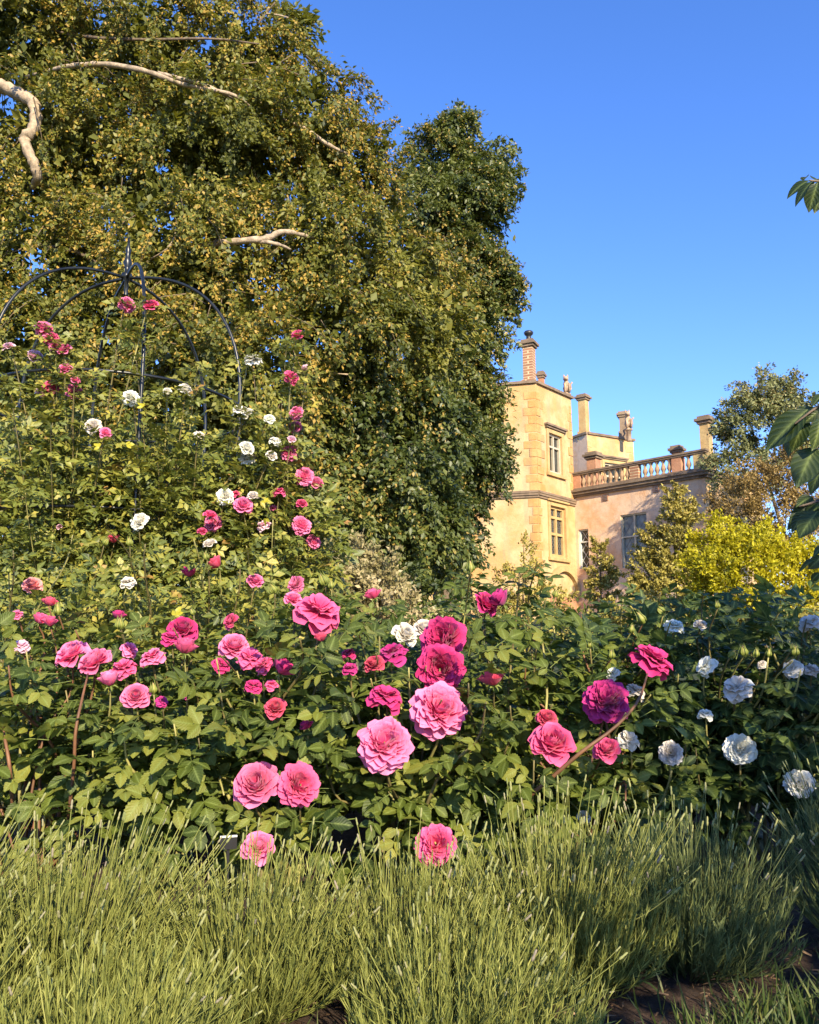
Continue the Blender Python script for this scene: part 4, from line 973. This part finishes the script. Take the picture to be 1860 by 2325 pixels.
def canes_of(b, rng, base):
    out = []
    tips = []
    for q in SHOOTS:
        pool = CB if q[2] >= 4 else (MB_ if 3.25 < q[2] < 4 else (WB[:3] if q[0] > 1350 else (PB if q[0] > 900 else MB_[:3])))
        if min(pool, key=lambda z: abs(z.px - q[0])) is b: tips.append((P(*q), None))
    for it in b.items: tips.append((P(it[0], it[1], it[5]), it))
    for k in range(b.n_free):
        a = rng.uniform(0, 6.283); r = b.spread * math.sqrt(rng.random())
        hh = b.h * rng.uniform(.45, 1.02) * (1 - .25 * (r / b.spread) ** 2)
        tips.append((np.array([b.x + r * math.cos(a), b.y + r * math.sin(a) * .9, hh]), None))
    for tip, it in tips:
        ba = base + np.array([rng.normal(0, .05), rng.normal(0, .05), 0])
        mid = ba * .6 + tip * .4; mid[2] = max(tip[2], .3) * rng.uniform(.5, .62); mid[:2] += rng.normal(0, .03, 2); mid[1] += .06
        near = tip - np.array([(tip - ba)[0] * .10, -.05, rng.uniform(.09, .14)])
        if tip[2] < .35: near = tip + np.array([rng.normal(0, .03), .12, .03])
        c = spline([ba, mid, near, tip], 12)
        for _ in range(6):                          # lean the cane back until it no longer crosses a bloom
            px, py, dd = proj(c[:-2]); own = (BLP[:, 0] == it[0]) & (BLP[:, 1] == it[1]) if it is not None else np.zeros(len(BLP), bool)
            hid = (((px[:, None] - BLP[None, :, 0]) ** 2 + (py[:, None] - BLP[None, :, 1]) ** 2 < (BLP[None, :, 2] + 3) ** 2) & (dd[:, None] < BLP[None, :, 3] + .06) & ~own[None]).any()
            if not hid: break
            w = np.sin(np.linspace(0, math.pi, 12)); c[:, 1] += .10 * w
        if hid and it is None: continue
        out.append((c, it))
    return out
def axis_for(kind, rng, px):
    cam_dir = np.array([-(px - CX) / F_PX * .8, -1, .05])
    lat = np.array([rng.normal(0, .42), 0, rng.normal(0, .18)])
    up = np.array([0, 0, 1.])
    w = {'R': (1., .45), 'C': (.72, .75), 'F': (.42, .95), 'H': (.18, 1.), 'B': (.05, 1.)}[kind]
    return nrm(cam_dir * w[0] + up * w[1] + lat)
LEAF_COUNT = 0
def build_bush(b):
    global LEAF_COUNT
    rng = np.random.default_rng(500 + b.seed)
    base = np.array([b.x, b.y, 0.])
    root = thing(b.name, b.label, b.cat, base, b.group)
    climb = b.cat == 'climbing rose'
    cs = canes_of(b, rng, base)
    T, D, N, S = [], [], [], []
    wood = M[b.wood]
    for c, it in cs:
        r0 = rng.uniform(.0045, .008) * (1.2 if climb and it is not None else .7 if climb else 1); r = np.linspace(r0, .0024, len(c))
        V, F = tube(c, r, 5); obj('stem', np_mesh('stem', V - base, F, smooth=True), wood if rng.random() < .6 else M['cane_pale'], root)
        L = np.linalg.norm(np.diff(c, axis=0), axis=1).sum(); n = max(3, int(L / .055))
        ph = rng.uniform(0, 6.28)
        lo = .22 if not climb else .15
        for k in range(n):
            t = lo + (.95 - lo) * (k + .5) / n
            if it is not None and t > .90: continue
            i = t * (len(c) - 1); j = min(int(i), len(c) - 2); p = c[j] + (c[j + 1] - c[j]) * (i - j)
            a = ph + k * 2.4
            T.append(p); D.append([math.cos(a), math.sin(a) * .9 - .12, rng.normal(.18, .28)]); S.append(rng.uniform(.7, 1.15) * (1.1 - .35 * t))
    nfill = b.n_fill
    for k in range(nfill):
        v = nrm(rng.normal(size=3)); u = rng.uniform(.35, 1.02) ** .6
        if climb and v[1] > .25 and rng.random() < .6: v[1] = -v[1]
        p = np.array([b.x, b.y, b.h * .55]) + v * np.array([b.spread * 1.05, b.spread * .95, b.h * .46]) * u
        if p[2] < .06: continue
        T.append(p); D.append(v * [1, 1, .4] + rng.normal(0, .4, 3)); S.append(rng.uniform(.65, 1.15))
    T, D, S = np.array(T), nrm(np.array(D)), np.array(S) * b.lsize
    outw = nrm(T - np.array([b.x, b.y, b.h * .4]))
    N = nrm(np.array([0, 0, .45 if (climb or b in MB_[:3]) else .7]) + SUN * (.85 if (climb or b in MB_[:3]) else .6) + outw * .35 + rng.normal(0, .36, T.shape))
    keep = clear_of_blooms(T, T + D * (S * .85)[:, None])
    if b in WB or b in PB:
        keep &= rng.random(len(T)) < .97
    T, D, S, N = T[keep], D[keep], S[keep], N[keep]
    Mx = frames(D, N, S)
    order = np.argsort(T[:, 1])                     # nearest leaves become leaf objects of their own
    px, py, dd = proj(T)
    vis = [i for i in order if 0 < px[i] < 1860 and py[i] < 1830][:b.leafobj]
    vis_s = set(vis)
    for i in vis:
        k = rng.integers(0, len(COMP_HI)); me = COMP_HI_ME[k][rng.integers(0, 3)]
        o = obj('leaf', me, M[b.leafmat], root); LEAF_COUNT += 1
        mm = Matrix([[*Mx[i][r_], T[i][r_] - base[r_]] for r_ in range(3)] + [[0, 0, 0, 1]])
        o.matrix_local = mm
    rest = np.array([i for i in range(len(T)) if i not in vis_s])
    a = Acc(); LO = COMP_LO if (b in PB or b in WB) else COMP_FAR; grp = rng.integers(0, len(LO), len(rest))
    hgt = np.clip(T[rest, 2] / b.h, 0, 1)
    bs = np.clip(.42 + rng.normal(0, .24, len(rest)), 0, 1)
    for g_ in range(len(LO)):
        sel = rest[grp == g_]
        if not len(sel): continue
        tm = LO[g_]; V, F = stamp(tm, Mx[sel], T[sel])
        a.add(V, F, rib=np.tile(tm['rib'], len(sel)), lt=np.tile(tm['lt'], len(sel)), rnd=np.clip(np.repeat(bs[grp == g_], len(tm['V'])) + np.tile(tm['var'], len(sel)), 0, 1))
    tag(obj('foliage', a.mesh('foliage', base, True), M[b.leafmat], root), kind='stuff')
    if climb or b in MB_[:3]:                       # a few yellowed leaves
        for q in [(325, 930), (262, 1015), (436, 1132), (612, 1160), (395, 1425)]:
            if min(CB, key=lambda z: abs(z.px - q[0])) is not b and q[1] < 1300: continue
            if q[1] >= 1300 and b is not MB_[1]: continue
            for _ in range(2):
                pos = P(q[0] + rng.normal(0, 8), q[1] + rng.normal(0, 8), 4.15 if climb else 3.2); dv = nrm(rng.normal(0, 1, 3) * [1, .4, 1]); nv = nrm([rng.normal(0, .3), -.8, .5])
                o = obj('leaf', COMP_HI_ME[4][1], M['leaf_yellowed'], root); mx = frames(dv[None], nv[None], np.array([.075]))[0]
                o.matrix_local = Matrix([[*mx[k_], pos[k_] - base[k_]] for k_ in range(3)] + [[0, 0, 0, 1]])
    for c, it in cs:
        if it is None: continue
        px_, py_, s, kind, col, d = it
        pos = c[-1]; size = s / F_PX * d * (1.0 if kind != 'B' else 1.0)
        ax = axis_for(kind, rng, px_)
        q = Vector(ax).to_track_quat('Z', 'Y')
        rot = q.to_matrix() @ Matrix.Rotation(rng.uniform(0, 6.28), 3, 'Z')
        if kind == 'B':
            o = obj('bud', BUD[rng.integers(0, 3)], M['bud'], root); sc = size * .95
        else:
            tmpl = BLOOM[kind][rng.integers(0, len(BLOOM[kind]))]; mat = PINK[col]
            big = s >= 84 or (col == 'white' and s >= 66)
            o = obj('bloom', tmpl['inner'] if big else tmpl['whole'], mat, root); sc = size * {'R': .87, 'C': .80, 'F': .88, 'H': .92}[kind]
            if big:
                for pm in tmpl['outer']: obj('petal', pm, mat, o)
            if s >= 30: obj('calyx', CALYX, M['calyx'], o)
        off = ax * (.16 * sc if kind in 'RC' else .1 * sc)
        o.matrix_local = Matrix.Translation(Vector(pos - base - off * (0 if kind in 'BH' else 1))) @ (rot.to_4x4() @ Matrix.Scale(sc, 4))
        if kind not in 'BH' and s >= 84 and col != 'white': o['label'] = {'light': 'large light pink rose bloom', 'mid': 'large pink rose bloom', 'deep': 'large deep pink rose bloom', 'mag': 'large magenta rose bloom'}.get(col, 'rose bloom')
    return root
def big_cane(bush, pix, rpx):
    root = bush.root; base = np.array(root.location)
    pts = spline([P(*q) for q in pix], 14); rr = np.array(rpx) / F_PX * pix[0][2]
    V, F = tube(pts, np.interp(np.linspace(0, 1, 14), np.linspace(0, 1, len(rr)), rr), 7)
    obj('stem', np_mesh('stem', V - base, F, smooth=True), M['cane_red'], root)
for b in PB + WB + MB_ + CB: b.root = build_bush(b)
big_cane(PB[5], [(1150, 1850, 2.55), (1250, 1768, 2.46), (1322, 1706, 2.40), (1398, 1650, 2.42), (1450, 1590, 2.50), (1470, 1530, 2.6)], [4.5, 4.5, 4, 3.5, 3, 2.2])
big_cane(PB[0], [(155, 1860, 2.6), (168, 1740, 2.55), (172, 1660, 2.52), (186, 1590, 2.56), (200, 1530, 2.68)], [4, 3.6, 3.6, 3, 2])
big_cane(PB[0], [(30, 1850, 2.6), (22, 1740, 2.52), (6, 1650, 2.56)], [4, 4, 3])


# ------------------------------------------------------------------ lavender
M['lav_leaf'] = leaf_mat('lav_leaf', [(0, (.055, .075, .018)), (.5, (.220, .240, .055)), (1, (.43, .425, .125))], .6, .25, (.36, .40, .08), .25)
M['lav_leaf_shade'] = leaf_mat('lav_leaf_shade', [(0, (.050, .075, .026)), (.5, (.125, .155, .052)), (1, (.23, .25, .09))], .6, .22, (.26, .36, .12), .25)  # dimmer copy of lav_leaf, shade mixed into its colour
M['lav_head'] = leaf_mat('lav_head', [(0, (.20, .23, .075)), (.6, (.32, .32, .13)), (1, (.30, .25, .19))], .7, .15, (.4, .4, .2), .2)
BLADE = {'V': np.array([[-.022, 0, 0], [.022, 0, 0], [-.031, .5, .03], [.031, .5, .03], [0, 1, -.02]], float), 'F': np.array([[0, 1, 3], [0, 3, 2], [2, 3, 4]])}
_hv, _hf = lathe([(.0, 0), (.5, .12), (.62, .35), (.42, .5), (.55, .66), (.38, .9), (0, 1.)], 5)
HEAD = {'V': _hv * np.array([.20, .20, 1.]), 'F': _hf}
HEAD['V'] = HEAD['V'][:, [0, 2, 1]]
TUBE3 = None
def stems_batch(Pt, r0, r1):
    """many thin 3-sided stems: Pt (K, n, 3)"""
    K, n, _ = Pt.shape
    t = nrm(np.gradient(Pt, axis=1)); x = nrm(np.cross(t, np.array([.9, .3, .2]))); y = np.cross(t, x)
    a = np.arange(3) / 3 * 2 * math.pi; r = np.linspace(r0, r1, n)[None, :, None, None]
    V = Pt[:, :, None] + r * (np.cos(a)[None, None, :, None] * x[:, :, None] + np.sin(a)[None, None, :, None] * y[:, :, None])
    i = np.arange(n - 1)[:, None] * 3; j = np.arange(3)[None]; k = (j + 1) % 3
    q = np.stack([i + j, i + k, i + 3 + k, i + 3 + j], -1).reshape(-1, 4); F = np.concatenate([q[:, [0, 1, 2]], q[:, [0, 2, 3]]])
    return V.reshape(-1, 3), (F[None] + (np.arange(K) * n * 3)[:, None, None]).reshape(-1, 3)
def lavender(label, x, y, rad, h, n_st, n_sp, mat, seed, lean=(.10, .0), spike=1.3):
    rng = np.random.default_rng(900 + seed); base = np.array([x, y, 0.])
    t = thing('lavender_plant', label, 'lavender', base, 'lavender plants along the front of the bed')
    a = Acc()
    th = rng.uniform(0, 6.283, n_st); u = np.sqrt(rng.random(n_st))
    b0 = np.stack([x + .35 * rad * u * np.cos(th), y + .35 * rad * u * np.sin(th), np.full(n_st, .0)], -1)
    top = np.stack([x + rad * u * np.cos(th) + lean[0] * h * rng.uniform(.5, 1.3, n_st), y + rad * u * np.sin(th) + lean[1] * h, h * (1 - .42 * u ** 2.5) * rng.uniform(.55, 1.1, n_st)], -1)
    mid = b0 * .5 + top * .5 + np.stack([.22 * rad * u * np.cos(th), .22 * rad * u * np.sin(th), -.03 + 0 * u], -1)
    s = np.linspace(0, 1, 6)[None, :, None]
    Pt = (1 - s) ** 2 * b0[:, None] + 2 * s * (1 - s) * mid[:, None] + s ** 2 * top[:, None]
    V, F = stems_batch(Pt, .0016, .0009); a.add(V, F, rnd=np.repeat(np.clip(rng.normal(.4, .15, n_st), 0, 1), 18))
    nl = 33
    tt = np.clip(rng.uniform(.18, 1.02, (n_st, nl)), 0, 1)[..., None]
    pos = (1 - tt) ** 2 * b0[:, None] + 2 * tt * (1 - tt) * mid[:, None] + tt ** 2 * top[:, None]
    tan = nrm(2 * (1 - tt) * (mid - b0)[:, None] + 2 * tt * (top - mid)[:, None])
    d = nrm(tan * .9 + np.array([0, 0, .25]) + rng.normal(0, .30, pos.shape)); nn = nrm(rng.normal(0, 1, pos.shape) + SUN * .8)
    sz = rng.uniform(.014, .036, (n_st, nl))
    V, F = stamp(BLADE, frames(d.reshape(-1, 3), nn.reshape(-1, 3), sz.ravel()), pos.reshape(-1, 3))
    rn = np.clip(.30 + .45 * tt[..., 0] * 0.6 + rng.normal(0, .18, (n_st, nl)) + rng.normal(0, .1, (n_st, 1)), 0, 1)
    a.add(V, F, rnd=np.repeat(rn.ravel(), 5))
    tag(obj('foliage', a.mesh('foliage', base), mat, t), kind='stuff')
    # flower spikes, not yet open
    th = rng.uniform(0, 6.283, n_sp); u = np.sqrt(rng.random(n_sp))
    b0 = np.stack([x + .7 * rad * u * np.cos(th), y + .7 * rad * u * np.sin(th), np.full(n_sp, h * .5)], -1)
    hh = h * spike * (1 - .30 * u ** 2.5) * rng.uniform(.70, 1.10, n_sp)
    top = np.stack([x + 1.08 * rad * u * np.cos(th) + lean[0] * hh * rng.uniform(.6, 1.6, n_sp), y + 1.05 * rad * u * np.sin(th) + lean[1] * hh, hh], -1)
    top[:, :2] += rng.normal(0, .02, (n_sp, 2))
    mid = b0 * .45 + top * .55; mid[:, 2] -= .01
    Pt = (1 - s) ** 2 * b0[:, None] + 2 * s * (1 - s) * mid[:, None] + s ** 2 * top[:, None]
    V, F = stems_batch(Pt, .0014, .0010); b_ = Acc(); b_.add(V, F, rnd=np.repeat(np.clip(rng.normal(.55, .15, n_sp), 0, 1), 18))
    tag(obj('flower_stems', b_.mesh('flower_stems', base), mat, t), kind='stuff')
    dd = nrm(top - mid); V, F = stamp(HEAD, frames(dd, rng.normal(0, 1, dd.shape), rng.uniform(.013, .026, n_sp)), top - dd * .004)
    hd = Acc(); hd.add(V, F, rnd=np.repeat(np.clip(rng.normal(.45, .25, n_sp), 0, 1), len(HEAD['V'])))
    tag(obj('flower_heads', hd.mesh('flower_heads', base, True), M['lav_head'], t), kind='stuff')
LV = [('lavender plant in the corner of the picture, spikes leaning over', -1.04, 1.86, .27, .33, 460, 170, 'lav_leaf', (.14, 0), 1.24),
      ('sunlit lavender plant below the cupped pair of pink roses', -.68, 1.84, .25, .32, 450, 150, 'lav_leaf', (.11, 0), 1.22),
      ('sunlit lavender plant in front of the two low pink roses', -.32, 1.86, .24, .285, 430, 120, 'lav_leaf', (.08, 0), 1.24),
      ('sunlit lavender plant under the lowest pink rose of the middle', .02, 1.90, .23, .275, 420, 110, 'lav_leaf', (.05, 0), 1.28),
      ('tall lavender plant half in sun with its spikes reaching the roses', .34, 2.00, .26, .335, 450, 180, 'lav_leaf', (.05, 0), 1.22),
      ('shaded lavender plant beside the bare soil', .66, 2.10, .26, .31, 440, 140, 'lav_leaf_shade', (.03, 0), 1.22),
      ('bluish lavender plant in full shade at the picture edge', 1.20, 2.16, .28, .42, 460, 110, 'lav_leaf_shade', (-.02, 0), 1.2),
      ('lavender plant nearest the camera in the lower corner', -.86, 1.50, .25, .25, 400, 60, 'lav_leaf', (.10, 0), 1.15),
      ('lavender plant nearest the camera at the lower edge, a dark gap beside it', -.50, 1.48, .22, .24, 360, 50, 'lav_leaf', (.10, 0), 1.15),
      ('low lavender plant before the half lit tall one', .10, 1.62, .24, .24, 380, 60, 'lav_leaf', (.08, 0), 1.2)]
for i, (lb, x, y, r, h, ns, nsp, m, ln, sp) in enumerate(LV): lavender(lb, x, y, r, h, ns, nsp, M[m], i, ln, sp)

# ------------------------------------------------------------------ near tree whose twigs hang into the picture and shade this side
M['leaf_big'] = leaf_mat('leaf_big', [(0, (.010, .022, .007)), (.5, (.020, .038, .011)), (1, (.038, .060, .018))], .42, .15, (.16, .26, .04), .3, vein=True)  # darkened: the shade these leaves hang in is part of the colour
_tb = np.linspace(0, 1, 9); BIGLEAF = leaf_template(_tb, np.array([.012, .13, .22, .27, .28, .26, .20, .11, 0]), .28, .35, wave=.12)
BIG_ME = [np_mesh('leaf', BIGLEAF['V'] * np.array([k, 1, 1]), BIGLEAF['F'], {'rib': BIGLEAF['rib'], 'lt': BIGLEAF['lt'], 'rnd': np.full(len(BIGLEAF['V']), r)}, True) for k, r in ((1., .3), (.85, .55), (1.12, .75))]
def near_tree():
    rng = np.random.default_rng(42); base = np.array([2.75, .7, 0.])
    t = thing('young_tree', 'broad leaved young tree mostly out of frame, its twigs hanging in from the side', 'tree', base)
    V, F = tube(spline([base, base + [-.03, .02, .8], base + [.05, -.1, 1.5], base + [-.05, -.2, 2.6]], 14), np.linspace(.06, .02, 14), 9); obj('trunk', np_mesh('trunk', V - base, F, smooth=True), M['bark'], t)
    E = [(2.65, .55, 1.85, .95, 1.0, .75), (2.53, -.35, 1.9, .80, .9, .65), (2.75, 1.2, 1.7, .75, .7, .65), (2.8, .3, 2.6, .8, .8, .5), (2.0, -.35, 1.6, .40, .5, .38), (1.55, -.50, 1.42, .38, .42, .28)]  # last low lobe is added out of view to shade the lavender
    cr = crown(E, 165, 20, .105, .50, rng, 4.4, droop=.35, gap=-.5, nf=2., jit=.2, back=1.0, shell=(.2, 1.))
    px, py, dd = proj(cr['pos']); vis = (dd > .3) & (px < 1885) & (px > -50) & (py > -50) & (py < 2400)
    ok = ~vis
    CL = leaf_template([0, .3, .65, 1], [.012, .25, .25, 0], .28, .35)
    V, F = stamp(CL, frames(cr['d'][ok], cr['n'][ok], cr['s'][ok]), cr['pos'][ok]); k = len(CL['V'])
    me = np_mesh('crown', V - base, F, {'rnd': np.repeat(cr['rnd'][ok], k), 'rib': np.tile(CL['rib'], ok.sum()), 'lt': np.tile(CL['lt'], ok.sum())}, True)
    tag(obj('crown', me, M['leaf_big'], t), kind='stuff')
    for e in E:
        V, F = tube(spline([base + [0, -.05, 1.1], (base + [0, 0, 1.3]) * .5 + np.array(e[:3]) * .5, np.array(e[:3])], 10), np.linspace(.03, .008, 10), 6); obj('branch', np_mesh('branch', V - base, F, smooth=True), M['bark'], t)
    # twigs and leaves in view: (stem px, py) -> leaves (px base, py base, px tip, py tip, distance, width)
    D0 = 2.35
    tw = [[(1990, 430, 2.5), (1910, 415, 2.4), (1862, 412, 2.35), (1838, 410, 2.32)], [(1990, 870, 2.5), (1920, 890, 2.4), (1862, 920, 2.35), (1805, 962, 2.3)],
          [(1990, 960, 2.5), (1900, 985, 2.4), (1850, 1020, 2.35), (1838, 1050, 2.33)], [(1990, 1110, 2.5), (1900, 1120, 2.4), (1850, 1140, 2.3), (1815, 1150, 2.3)],
          [(1980, 1250, 2.6), (1900, 1262, 2.5), (1850, 1275, 2.5)]]
    for q in tw:
        V, F = tube(spline([P(*p) for p in q], 14), np.linspace(.008, .0025, 14), 5); obj('twig', np_mesh('twig', V - base, F, smooth=True), M['bark'], t)
    LV_ = [(1838, 410, 1785, 433), (1845, 412, 1798, 455), (1850, 412, 1832, 440), (1858, 414, 1836, 466), (1862, 405, 1884, 430), (1850, 408, 1872, 396), (1868, 414, 1858, 470), (1832, 402, 1822, 398),
           (1850, 925, 1795, 962), (1848, 925, 1805, 950), (1835, 930, 1738, 1005), (1828, 938, 1768, 1022), (1812, 955, 1770, 985), (1832, 945, 1800, 1018), (1850, 955, 1840, 1010), (1868, 925, 1835, 955), (1870, 940, 1850, 985), (1862, 950, 1862, 1012), (1858, 905, 1838, 895), (1872, 895, 1845, 908),
           (1850, 1015, 1812, 1090), (1862, 1020, 1822, 1052), (1868, 1060, 1835, 1115), (1872, 1040, 1850, 1105),
           (1850, 1135, 1785, 1165), (1848, 1140, 1800, 1190), (1862, 1140, 1830, 1180), (1845, 1128, 1812, 1138), (1868, 1150, 1840, 1205), (1858, 1160, 1812, 1210), (1835, 1160, 1792, 1200),
           (1850, 1272, 1805, 1290), (1868, 1262, 1842, 1288), (1862, 1300, 1838, 1320), (1868, 1240, 1848, 1256)]
    for i, (x0, y0, x1, y1) in enumerate(LV_):
        dd = D0 + rng.uniform(-.08, .08); A, B = P(x0, y0, dd), P(x1, y1, dd + rng.uniform(-.03, .05))
        L = np.linalg.norm(B - A); n = nrm(np.array([rng.normal(0, .35), -.75, .55 + rng.normal(0, .3)]))
        Mx = frames((B - A)[None], n[None], np.array([max(L, .03)]))[0]
        o = obj('leaf', BIG_ME[i % 3], M['leaf_big'], t)
        o.matrix_local = Matrix([[*(Mx[r] * np.array([1.05, 1, 1])), A[r] - base[r]] for r in range(3)] + [[0, 0, 0, 1]])
near_tree()

# ------------------------------------------------------------------ lawn edge, litter, plant label
def lawn():
    rng = np.random.default_rng(8); n = 28000
    x = rng.uniform(-1.6, 2.2, n); y = rng.uniform(.9, 2.3, n)
    edge = 1.66 + .05 * np.sin(x * 3.1 + 1) + .05 * np.sin(x * 11) + .75 * np.clip(x - .42, 0, .5)
    dens = np.clip((edge - y) / .12, 0, 1); ok = rng.random(n) < np.maximum(dens, .035)
    x, y = x[ok], y[ok]; n = len(x); z = np.zeros(n)
    d = nrm(np.stack([rng.normal(.1, .45, n), rng.normal(0, .45, n), np.ones(n)], -1)); nn = nrm(rng.normal(0, 1, (n, 3)) + [0, -.6, .3])
    s = rng.uniform(.04, .12, n)
    tm = {'V': BLADE['V'] * np.array([.8, 1, 4.0]), 'F': BLADE['F']}
    V, F = stamp(tm, frames(d, nn, s), np.stack([x, y, z - .004], -1))
    me = np_mesh('grass', V, F, {'rnd': np.repeat(rng.random(n), 5)})
    m = leaf_mat('grass', [(0, (.035, .06, .014)), (.6, (.085, .12, .028)), (1, (.17, .18, .06))], .5, .25, (.34, .42, .05), .3)
    tag(obj('grass', me, m), 'short lawn grass at the edge of the bed', 'grass', kind='stuff')
lawn()
def litter():
    rng = np.random.default_rng(19); a = Acc(); n = 5200
    x = rng.uniform(-.3, 2.0, n); y = rng.uniform(1.6, 2.7, n)
    d = nrm(rng.normal(0, 1, (n, 3)) * [1, 1, .18]); nn = nrm(rng.normal(0, .5, (n, 3)) + [0, 0, 1])
    tm = {'V': BLADE['V'] * np.array([2.1, 1, 3.]), 'F': BLADE['F']}
    V, F = stamp(tm, frames(d, nn, rng.uniform(.006, .04, n)), np.stack([x, y, rng.uniform(.004, .016, n)], -1)); a.add(V, F, rnd=np.repeat(rng.random(n), 5))
    m = leaf_mat('litter', [(0, (.03, .018, .010)), (.5, (.11, .065, .035)), (1, (.30, .20, .12))], .9, 0, None, .2)
    tag(obj('mulch', a.mesh('mulch'), m), 'brown bark and leaf litter on the bare soil', 'mulch', kind='stuff')
    p = ray(1391, 2276); p = p * (CAM_H / -p[2]); q = np.array([p[0], p[1], .018])
    V, F, W = petal(.5, 1., .3, .05, .1, .1, rng)
    o = obj('fallen_petal', np_mesh('fallen_petal', V * .016, F, {'tip': W, 'rnd': W * 0 + .6}, True), petal_mat('petal_cream', (.82, .78, .50), (.88, .84, .62), .1), None, q)
    tag(o, 'single cream petal fallen on the dark soil', 'petal')
litter()
def plant_label():
    c = P(519, 1912, 2.28); b = np.array([c[0], c[1], 0.])
    t = thing('plant_label', 'small black plant label with a white top edge among the lavender', 'plant label', b)
    mk_ = plain('label_black', (.015, .015, .016), .4, 0, .1); wt = plain('label_white', (.75, .75, .72), .5, 0, .05)
    h = c[2]
    def bx(name, x0, x1, y0, y1, z0, z1, m):
        V = [(x, y, z) for x in (x0, x1) for y in (y0, y1) for z in (z0, z1)]
        me = bpy.data.meshes.new(name); me.from_pydata(V, [], [(0, 1, 3, 2), (4, 6, 7, 5), (0, 4, 5, 1), (2, 3, 7, 6), (0, 2, 6, 4), (1, 5, 7, 3)]); me.update()
        o = obj(name, me, m, t); return o
    bx('stake', -.004, .004, .004, .009, 0, h - .012, mk_); bx('plate', -.022, .022, -.002, .002, h - .018, h + .012, mk_); bx('plate_edge', -.022, .022, -.003, .003, h + .0122, h + .0165, wt)
    t.rotation_euler = (0, 0, math.radians(18))
plant_label()
